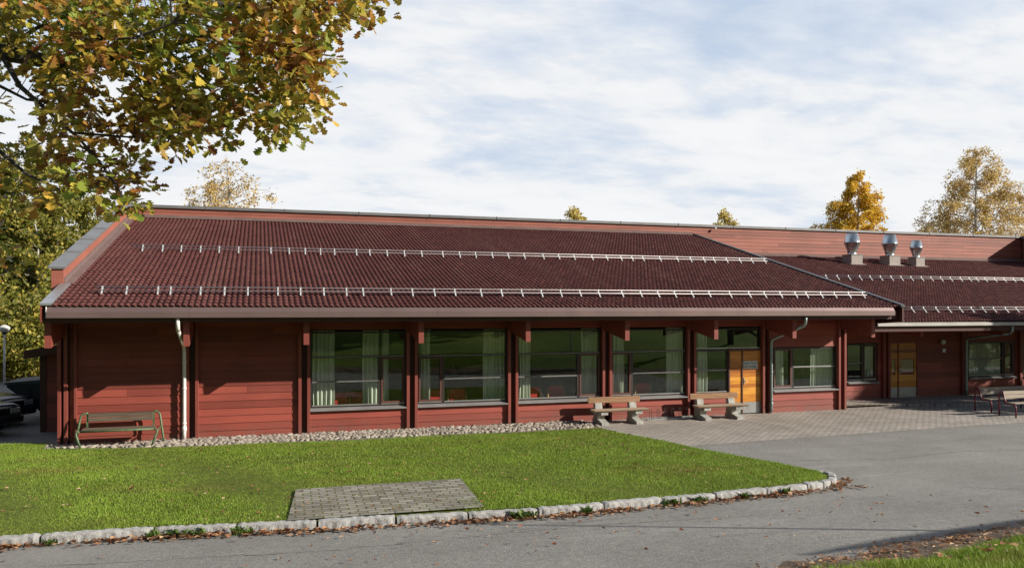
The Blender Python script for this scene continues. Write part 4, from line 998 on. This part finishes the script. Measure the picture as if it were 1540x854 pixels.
# ------------------------------------------------------------------ left side: shed, skip, cars, lamp
def shed():
    N = 24.9; t = empty('shed', (-5.6, N+1.5, 0), 'small dark red shed with a mono pitch roof beside the left end', 'shed')
    x0, x1 = at(64, 600, N).x, -4.99
    siding([(x0, x1, 0, 2.30, N)], 'wall', M['red'], parent=t)
    b = MB(); b.box(x0-.02, x1, N+.02, N+4, 0, 2.2); b.box(x0-.06, x0+.10, N-.03, N+.018, 0, 2.2); b.build('wall_core', M['reddark'], t)
    b = MB(); xa = at(43, 524, N).x; b.prism([(xa, 2.04), (xa, 2.27), (x1, 2.47), (x1, 2.24)], 'y', N-.45, N+4.2); b.build('roof', M['reddark'], t)
shed()
def skip_container():
    N = 27.3; a = at(10, 575, N); c = at(62, 571, N); e = at(62, 622, N)
    t = empty('skip_container', ((a.x+c.x)/2+1, N+1, 0), 'dark open skip container with a sloping end beside the shed', 'skip')
    b = MB(); x0 = a.x; x1 = c.x+1.6
    b.prism([(x0, 1.05), (x0, 1.12), (x1, 1.16), (x1, .08), (x0+1.15, .08)], 'y', N, N+1.9); b.build('container', M['skip'], t)
    b = MB(); b.prism([(x0-.04, 1.125), (x0-.04, 1.19), ((x0+x1)/2, 1.28), (x1, 1.24), (x1, 1.165)], 'y', N-.04, N+1.94); b.build('cover', M['tarp'], t)
    b = MB()
    for k in range(3):
        x = x0+.55+k*.6; b.box(x, x+.07, N-.045, N-.002, .75 if k == 0 else .3, 1.04)
    b.build('rib', M['skip'], t)
skip_container()
def make_car(label, nose, rz, paint, name='parked_car'):
    """nose of the car points to +x; built with its nose at x=0"""
    t = empty(name, (0, 0, 0), label, 'car', 'dark cars parked beyond the left end')
    st = [(-4.4, .50, .80, .70), (-4.3, .30, .92, .80), (-3.6, .24, .98, .86), (-1.3, .24, .96, .86), (-.30, .25, .88, .84), (-.10, .26, .85, .83), (-.03, .28, .80, .81), (0, .30, .74, .79)]
    vs = []; n = 12
    for x, zb, zt, hw in st:
        for k in range(n):
            a = 2*PI*k/n; sx = math.copysign(abs(math.cos(a))**.45, math.cos(a)); sz = math.copysign(abs(math.sin(a))**.55, math.sin(a))
            vs.append((x, sx*hw, (zb+zt)/2+sz*(zt-zb)/2))
    fs = [(i*n+k, i*n+(k+1) % n, (i+1)*n+(k+1) % n, (i+1)*n+k) for i in range(len(st)-1) for k in range(n)] + [tuple(range(n)), tuple(range((len(st)-1)*n, len(st)*n))[::-1]]
    b = MB(); b.add(vs, fs, True); b.build('body', paint, t)
    cab = [(-3.9, .93, .74), (-3.35, 1.38, .60), (-2.2, 1.42, .60), (-1.25, .94, .74)]
    vs = []; 
    for x, z, hw in cab: vs += [(x, -hw, z), (x, hw, z)]
    b = MB(); vs += [(-3.9, -.78, .85), (-3.9, .78, .85), (-1.25, -.78, .85), (-1.25, .78, .85)]
    b.add(vs, [(0, 1, 3, 2), (4, 5, 7, 6), (0, 2, 4, 6), (7, 5, 3, 1), (8, 9, 1, 0), (6, 7, 11, 10), (8, 0, 6, 10), (11, 7, 1, 9)]); b.build('window', M['carglass'], t)
    b = MB(); b.box(-3.36, -2.15, -.60, .60, 1.40, 1.44, .02); b.build('roof', paint, t)
    b = MB(); b.box(-.16, .07, -.80, .80, .30, .52, .06); b.build('bumper', paint, t)
    b = MB(); b.box(-.10, .02, -.36, .36, .56, .72, .02); b.build('grille', M['black'], t)
    for sy in (-1, 1):
        b = MB(); b.box(-.16, .018, sy*.55-.17, sy*.55+.17, .57, .72, .03); b.build('headlight', M['lamp'], t)
        for x in (-3.5, -.85):
            w = MB(); w.lathe([(.20, -.09), (.29, -.10), (.31, -.06), (.31, .06), (.29, .10), (.20, .09)], (0, 0, 0), 20)
            w.v = [(x+a, sy*.72+c, .31+bb) for a, bb, c in w.v]; wo_ = w.build('wheel', M['rubber'], t)
            w = MB(); w.lathe([(0, -.07), (.20, -.085), (.20, .085), (0, .07)], (0, 0, 0), 16); w.v = [(x+a, sy*.72+c, .31+bb) for a, bb, c in w.v]; w.build('rim', M['alu'], wo_)
    place(t, nose, rz); return t
g1_ = at(-3, 640, 24.2); make_car('dark car at the left picture edge, the nearer of two noses', (g1_.x, 24.2, .005), R(-30), M['carpaint'])
g2_ = at(20, 640, 26.2); make_car('dark blue car, the further of two beside the skip', (g2_.x, 26.2, .005), R(-30), M['carpaint2'])
def lamp_post():
    N = 41; p = at(6.5, 492, N); t = empty('street_lamp', (p.x, N, 0), 'slim white lamp post with a round globe behind the parked cars', 'street lamp')
    b = MB(); b.tube([(p.x, N, 0), (p.x, N, p.z-.2)], [.05, .035], 10); b.build('pole', M['pipewhite'], t)
    b = MB(); b.lathe([(0, -.17), (.10, -.16), (.20, -.08), (.23, .0), (.20, .08), (.10, .14), (0, .16)], (p.x, N, p.z-.05), 18); b.build('globe', M['glob'], t)
    b = MB(); b.lathe([(.04, -.28), (.11, -.23), (.12, -.18), (0, -.17)], (p.x, N, p.z-.05), 14); b.build('collar', M['black'], t)
lamp_post()

# ------------------------------------------------------------------ trees
def leaf_quads(P, size, r, droop=.0):
    n = len(P); s = size*r.uniform(.6, 1.35, n)
    a = r.normal(size=(n, 3)); a[:, 2] -= droop; a /= np.linalg.norm(a, axis=1)[:, None]
    b_ = r.normal(size=(n, 3)); b_ -= (b_*a).sum(1)[:, None]*a; b_ /= np.linalg.norm(b_, axis=1)[:, None]
    V = np.stack([P-a*s[:, None], P+b_*(s*.62)[:, None], P+a*s[:, None], P-b_*(s*.62)[:, None]], 1)
    return V.reshape(-1, 3), np.arange(4*n).reshape(-1, 4)
def birch(name, label, cat, X, Y, h, w, nl, ls, mat, seed, z0=0.0, base=.18, lean=0.0, group=None, top=1.0, bark='birchbark', bare=0.0, shape=1.0, nlimb=46):
    r = np.random.default_rng(seed); rr_ = random.Random(seed); t = empty(name, (X, Y, z0), label, cat, group)
    b = MB(); pts = []; 
    for k in range(9):
        q = k/8; pts.append(Vector((X+lean*q*h+.12*math.sin(q*7+seed), Y+.10*math.sin(q*5+seed*2), z0+h*q*.98)))
    r0 = h*.013+.03; b.tube(pts, [r0*(1-.93*k/8) for k in range(9)], 7)
    def tp(q): q = min(max(q, 0), .999)*8; i = int(q); return pts[i].lerp(pts[i+1], q-i)
    L = []
    for k in range(nlimb):
        q = base+(1-base)*((k+rr_.random())/nlimb)*.97; p = tp(q); u = (q-base)/(1-base)
        prof = (math.sin(PI*min(1, (u*.86+.14)))**.8)*(1-.45*u)
        ln = w*.62*prof*rr_.uniform(.6, 1.15)*shape+.15; az = rr_.uniform(0, 2*PI); up = rr_.uniform(.35, .9)+.5*u
        d = Vector((math.cos(az), math.sin(az), up)).normalized(); seg = [p]
        m_ = 5
        for s_ in range(m_):
            d = (d+Vector((0, 0, -.16))+Vector((rr_.gauss(0, .12), rr_.gauss(0, .12), 0))).normalized(); seg.append(seg[-1]+d*ln/m_)
        rb = r0*(1-q)*.35+.007; b.tube(seg, [rb*(1-.75*s_/m_) for s_ in range(m_+1)], 5, False)
        L.append((seg, ln, u))
        for j in range(3):       # twigs
            s_ = rr_.uniform(1.2, m_-.01); i = int(s_); p2 = seg[i].lerp(seg[i+1], s_-i); az2 = az+rr_.uniform(-1.2, 1.2)
            d2 = Vector((math.cos(az2), math.sin(az2), rr_.uniform(-.2, .5))).normalized(); l2 = ln*rr_.uniform(.3, .55); sg_ = [p2]
            for _ in range(4): d2 = (d2+Vector((0, 0, -.3))).normalized(); sg_.append(sg_[-1]+d2*l2/4)
            b.tube(sg_, [rb*.5, rb*.4, rb*.3, rb*.2, rb*.1], 4, False); L.append((sg_, l2*1.2, u))
    b.build('trunk', M[bark], t)
    wts = np.array([l for _, l, _ in L]); wts /= wts.sum(); ids = r.choice(len(L), nl//9, p=wts); C_ = []
    for i in ids:
        seg, ln, u = L[i]
        if bare and u > 1-bare and r.random() < .75: continue
        s_ = r.uniform(.25, 1)**.7*(len(seg)-1.01); k = int(s_); p = seg[k].lerp(seg[k+1], s_-k); hl = r.uniform(.1, .055*h+.25)*(.5+.5*(1-u))
        m_ = int(9*r.uniform(.6, 1.4)); tt = r.random(m_)
        off = r.normal(0, .07+.012*h*.5, (m_, 3)); q = np.array(p)[None]+off; q[:, 2] -= tt*hl*.8; C_.append(q)
    P = np.concatenate(C_); V, FI = leaf_quads(P, ls, r, .4)
    mesh_np('crown', V, FI, M[mat], t, False); return t
G = 'autumn trees behind the building'
def far_tree(label, px, top, w_px, N, nl, ls, mat, seed, **k):
    p = at(px, top, N); z_ = p.x*math.sin(YAW)+N*math.cos(YAW); birch('birch_tree', label, 'tree', p.x, N, p.z, w_px/F*z_, nl, ls, mat, seed, group=G, **k)
far_tree('half bare pale gold birch above the left part of the roof', 343, 226, 150, 52, 15000, .075, 'birchpale', 3, bare=.22, base=.3, nlimb=90)
far_tree('small olive treetop showing over the middle of the roof line', 866, 303, 75, 52, 12000, .10, 'olive', 4, base=.3)
far_tree('tiny yellow green treetop over the roof right of the middle', 1094, 310, 62, 56, 12000, .10, 'olive', 5, base=.3)
far_tree('dense golden birch standing behind the first ventilator', 1292, 250, 112, 58, 52000, .10, 'birchgold', 6, base=.2, nlimb=80)
far_tree('tall broad faded gold birch at the right picture edge', 1468, 212, 178, 58, 54000, .085, 'birchpale', 8, base=.15, nlimb=120)
far_tree('yellow gold birch partly cut by the right picture edge', 1560, 300, 150, 62, 14000, .11, 'birchgold', 9, base=.2)
far_tree('wispy half bare sapling left of the golden birch', 1250, 330, 50, 50, 1500, .09, 'birchpale', 10, base=.3, bare=.3)
GL = 'birches beyond the left end of the building'
for i, (px, top, w, N, lab, lean, nl) in enumerate([(30, 196, 190, 52, 'tall yellow green birch behind the lamp post', .03, 44000), (104, 232, 150, 56, 'tall olive gold birch behind the shed roof', -.02, 40000), (150, 286, 110, 58, 'shorter birch with sparse twigs next to the roof verge', .0, 16000),
        (-60, 180, 230, 55, 'yellow green birch cut by the left picture edge', .02, 24000), (66, 300, 150, 50, 'low dense birch leaning beside the skip', -.06, 34000), (10, 330, 150, 62, 'olive birch far behind the parked cars', .0, 16000), (120, 350, 120, 66, 'distant birch low behind the parapet', 0, 14000)]):
    p = at(px, top, N); z_ = p.x*math.sin(YAW)+N*math.cos(YAW)
    birch('birch_tree', lab, 'tree', p.x, N, p.z, w/F*z_, nl, .10, 'birchgreen', 30+i, base=.06, lean=lean, group=GL, nlimb=70)
def shrub(label, px, N, h, w, n, seed, mat='birchgreen'):
    p = at(px, 600, N); r = np.random.default_rng(seed); t = empty('shrub', (p.x, N, 0), label, 'shrub', 'shrubs beyond the left end')
    u = r.normal(size=(n, 3)); u /= np.linalg.norm(u, axis=1)[:, None]; rad = r.random(n)**.4; c = u*rad[:, None]*(1+.25*np.sin(u[:, :1]*6+u[:, 2:]*5+seed))
    P = np.stack([p.x+c[:, 0]*w/2, N+c[:, 1]*w/2, np.abs(h*.45+c[:, 2]*h*.55)], -1); V, FI = leaf_quads(P, .10, r); mesh_np('foliage', V, FI, M[mat], t)
    b = MB()
    for k in range(7): a = k*.9; b.tube([(p.x, N, 0), (p.x+math.cos(a)*w*.2, N+math.sin(a)*w*.2, h*.5), (p.x+math.cos(a)*w*.35, N+math.sin(a)*w*.35, h*.9)], [.03, .02, .008], 5)
    b.build('stem', M['bark'], t)
shrub('dense yellow green shrub behind the skip', 40, 45, 4.2, 6, 12000, 1)
shrub('green shrub behind the lamp post at the left picture edge', -30, 47, 4.8, 7.5, 12000, 2)
shrub('olive shrub further back between the left birches', 80, 51, 5.6, 7.5, 12000, 3)
shrub('tall shrub far back at the left picture edge', -10, 57, 6.8, 10, 12000, 4)

# foreground oak: trunk outside the frame on the left, limbs reaching in over the lawn
def pt(x, y, dpt):
    d = ray(x, y); return Vector((0, 0, EYE))+d*(dpt)
def in_poly(x, y, poly): return bool(inside(np.array([x]), np.array([y]), np.array(poly))[0])
def oak():
    T = Vector((-9.6, 8.0, .4)); t = empty('oak_tree', T, 'big oak in autumn leaf reaching in from the upper left', 'tree'); r = random.Random(17); rn = np.random.default_rng(17)
    b = MB(); J = Vector((-9.0, 8.2, 4.6)); b.tube([T+Vector((0, 0, -.3)), T+Vector((.05, 0, 1.5)), T+Vector((.2, .1, 3)), J], [.42, .34, .30, .26], 12)
    limbs = []
    def limb(pts, r0, r1=.01, seg=7):
        n = len(pts); b.tube(pts, [r0+(r1-r0)*k/(n-1) for k in range(n)], seg, True); limbs.append(pts)
    main = [J, pt(-330, 130, 8.0), pt(-120, 60, 9.0), pt(0, 78, 9.4), pt(70, 92, 9.5), pt(140, 96, 9.6), pt(230, 72, 9.7), pt(330, 50, 9.8), pt(430, 40, 9.9)]; limb(main, .16, .012)
    limb([J, J+Vector((.6, .3, 2.5)), pt(-100, -150, 9.5), pt(120, -40, 9.6), pt(300, 6, 9.7), pt(420, 14, 9.8), pt(555, 14, 9.9)], .14, .008)
    limb([pt(0, 78, 9.4), pt(30, 130, 9.2), pt(75, 170, 9.1), pt(110, 200, 9.0), pt(215, 208, 8.9)], .035)
    limb([pt(-60, 70, 9.2), pt(-20, 120, 9.7), pt(40, 150, 9.8), pt(110, 160, 9.8)], .03)
    limb([pt(75, 170, 9.1), pt(120, 210, 9.0), pt(155, 250, 8.9), pt(190, 305, 8.8)], .02)
    limb([pt(-120, 60, 9.0), pt(-60, 180, 8.8), pt(0, 228, 8.7), pt(40, 262, 8.7), pt(90, 285, 8.7)], .035)
    limb([pt(230, 72, 9.7), pt(290, 110, 9.6), pt(330, 150, 9.5), pt(345, 195, 9.4)], .022)
    limb([pt(330, 50, 9.8), pt(390, 100, 9.9), pt(430, 150, 10), pt(440, 180, 10)], .02)
    limb([pt(300, 6, 9.7), pt(350, 40, 10.2), pt(420, 70, 10.4), pt(500, 85, 10.5)], .022)
    limb([pt(140, 96, 9.6), pt(220, 120, 9.3), pt(270, 170, 9.1), pt(250, 220, 9.0)], .018)
    limb([pt(0, 78, 9.4), pt(60, 40, 9.9), pt(170, 20, 10.3), pt(260, 25, 10.5)], .03)
    limb([pt(90, 88, 9.5), pt(140, 60, 9.0), pt(200, 58, 8.8), pt(275, 30, 8.7)], .02)
    for k in range(16):   # limbs of the part of the crown outside the picture
        a = r.uniform(0, 2*PI); d = Vector((math.cos(a)*.9-.25, math.sin(a)*.7-.3, r.uniform(.5, 1.5))).normalized(); p = J+Vector((0, 0, r.uniform(-.6, .8))); seg = [p]
        for _ in range(5): d = (d+Vector((r.gauss(0, .2), r.gauss(0, .2), .02))).normalized(); seg.append(seg[-1]+d*r.uniform(.6, 1.0))
        if seg[-1].x > -5.5: continue
        limb(seg, .09, .012)
    mask = [(-40, -40), (572, -40), (562, 10), (552, 40), (535, 46), (515, 40), (505, 38), (512, 80), (494, 102), (480, 120), (492, 140), (478, 172), (455, 178), (436, 165), (428, 196), (405, 198), (372, 178), (345, 205), (330, 224), (306, 205), (285, 195), (268, 234), (228, 230), (212, 212), (176, 208), (196, 232), (218, 242), (208, 262), (226, 300), (208, 326), (180, 305), (160, 318), (135, 322), (112, 296), (84, 288), (56, 300), (28, 296), (20, 330), (12, 410), (-40, 430)]
    hole1 = [(128, 104), (205, 122), (204, 158), (180, 185), (160, 172), (126, 150)]
    hole2 = [(-40, 95), (60, 104), (75, 130), (62, 195), (30, 215), (-40, 200)]
    cents = []
    while len(cents) < 430:
        x, y = r.uniform(-40, 590), r.uniform(-40, 430)
        if not in_poly(x, y, mask): continue
        if in_poly(x, y, hole1) and r.random() < .96: continue
        if in_poly(x, y, hole2) and r.random() < .86: continue
        if y > 190 and x < 150 and r.random() < .55: continue
        if x < 220 and y > 90 and r.random() < .18: continue
        if x > 480 and y > 40 and r.random() < .2: continue
        cents.append(pt(x, y, 9.6+r.gauss(0, .75)))
    tips = []
    allp = [p for l in limbs for p in l]
    dens = []
    for l in limbs:
        for p, q in zip(l[:-1], l[1:]):
            n = max(2, int((q-p).length/.12))
            for k in range(n): dens.append(p.lerp(q, k/n))
    darr = np.array(dens)
    for c in cents:     # a thin twig from the nearest limb to each leaf spray
        dd = ((darr-np.array(c))**2).sum(1); q = Vector(darr[dd.argmin()]); m_ = q.lerp(c, .55)+Vector((0, 0, .06))
        if (q-c).length < .75: b.tube([q, m_, c], [.007, .005, .003], 4, False)
    out = []
    for l in limbs[12:]:
        for p in l[2:]:
            for _ in range(9): out.append(p+Vector((r.gauss(0, .5), r.gauss(0, .5), r.gauss(0, .4))))
    out = [p for p in out if p.x < -4.6+.0*p.z]
    b.build('trunk', M['bark'], t)
    # lobed oak leaves
    half = [(0, 0), (.07, .08), (.22, .24), (.12, .34), (.36, .50), (.19, .60), (.33, .80), (.17, .90), (.10, 1.0), (0, .97)]
    shape = [(x, y) for x, y in half] + [(-x, y) for x, y in half[-2:0:-1]]
    V = []; FI = []; nv = len(shape)
    P = []
    for c in cents:
        for _ in range(r.randint(14, 24)): P.append((c+Vector((r.gauss(0, .105), r.gauss(0, .105), r.gauss(-.02, .085))), c))
    for c in out:
        for _ in range(8): P.append((c+Vector((r.gauss(0, .18), r.gauss(0, .18), r.gauss(0, .15))), c))
    mid = [(0, y) for y in (.0, .2, .45, .7, 1.0)]
    polys = []
    for p, c in P:
        s = r.uniform(.078, .145); o = (p-c); d = Vector((o.x+r.gauss(0, .08), o.y+r.gauss(0, .08), o.z-.03+r.gauss(0, .08))).normalized()
        side = d.cross(Vector((r.gauss(0, .5), r.gauss(0, .5), 1))).normalized(); nn = side.cross(d); fold = r.uniform(.1, .6); curl = r.uniform(-.35, .35)
        b0 = len(V)
        for x, y in shape:
            q = p+d*(y*s)+side*(x*s*1.3)+nn*(abs(x)*fold*s+curl*(y-.5)**2*s); V.append(q[:])
        polys.append(tuple(range(b0, b0+nv)))
    # split each leaf along its midrib into two fans
    F2 = []
    for f in polys:
        h = len(half)
        F2.append(tuple(f[:h])); F2.append((f[0],)+tuple(f[h-1:]))
    me_sm = [False]*len(F2); link_mesh('crown', V, F2, M['oakleaf'], t, me_sm)
oak()

# ------------------------------------------------------------------ outside the frame: what casts shade and stands in the reflections
birch('birch_tree', 'birch outside the picture on the right whose shade dapples the doors', 'tree', 37.5, 14.6, 9.5, 8.0, 16000, .13, 'birchgold', 71, base=.2)
birch('birch_tree', 'second birch outside the picture on the right beside the shaded wall', 'tree', 43, 13.0, 11, 6.0, 8000, .13, 'birchgold', 72, base=.2)
birch('birch_tree', 'third birch outside the picture on the right nearest the wing', 'tree', 48, 17.0, 10, 6.0, 8000, .13, 'birchgold', 73, base=.2)
birch('birch_tree', 'fourth birch outside the picture on the right, the one nearest the viewer', 'tree', 33.6, 16.6, 8, 6.0, 12000, .13, 'birchgold', 74, base=.15)
birch('birch_tree', 'broad birch on the bank right behind the viewer', 'tree', 12, -7, 8.5, 8.5, 12000, .16, 'birchgreen', 75, z0=2.4, base=.2)
birch('birch_tree', 'broad birch on the hill further behind the viewer', 'tree', 22, -12, 10, 9, 12000, .16, 'birchgreen', 76, z0=3.2, base=.2)
def flag_pole():
    b = MB(); b.tube([(16.1, 4.4, .6), (16.1, 4.4, 7.0)], [.05, .035], 10); o = b.build('flag_pole', M['pipewhite']); tag(o, 'thin white pole on the bank outside the right picture edge', 'pole')
    b = MB(); b.lathe([(0, -.06), (.07, 0), (0, .07)], (16.1, 4.4, 7.06), 12); b.build('finial', M['pipewhite'], o)
flag_pole()
def bare_tree():
    t = empty('bare_tree', (27, 3, .8), 'leafless tree with one long low limb outside the right picture edge', 'tree'); b = MB()
    b.tube([(27, 3, .6), (27, 3, 3), (26.9, 3.1, 5.2), (27.2, 3, 7)], [.2, .17, .13, .05], 9)
    b.tube([(26.9, 3.1, 5.0), (24, 3.1, 5.3), (20, 3.02, 5.34), (17.5, 2.8, 5.35), (15.6, 2.6, 5.35)], [.13, .12, .12, .10, .03], 8); b.build('trunk', M['bark'], t)
bare_tree()
def spruce(X, Y, h, label, seed):
    z0 = terrain_z(X, Y); r = np.random.default_rng(seed); t = empty('spruce_tree', (X, Y, z0), label, 'tree', 'spruces on the hill behind the viewer')
    b = MB(); b.tube([(X, Y, z0-.3), (X, Y, z0+h)], [.22, .02], 8); b.build('trunk', M['bark'], t)
    n = 5000; q = r.random(n)**.7; a = r.uniform(0, 2*PI, n); rad = (1-q)*h*.2*(.35+.65*r.random(n)**.5)*(1+.2*np.sin(q*60)); P = np.stack([X+np.cos(a)*rad, Y+np.sin(a)*rad, z0+.6+q*(h-.6)-.25*rad], -1)
    V, FI = leaf_quads(P, .22, r, .3); mesh_np('crown', V, FI, M['spruce'], t)
for i, (x, y, h) in enumerate(((2, -34, 9), (8, -40, 11), (16, -36, 8), (24, -44, 11), (-9, -38, 10))): spruce(x, y, h, ['spruce on the hill behind the viewer, nearest the middle', 'tallest middle spruce behind the viewer', 'short spruce behind the viewer', 'right hand spruce behind the viewer', 'left hand spruce behind the viewer'][i], 90+i)
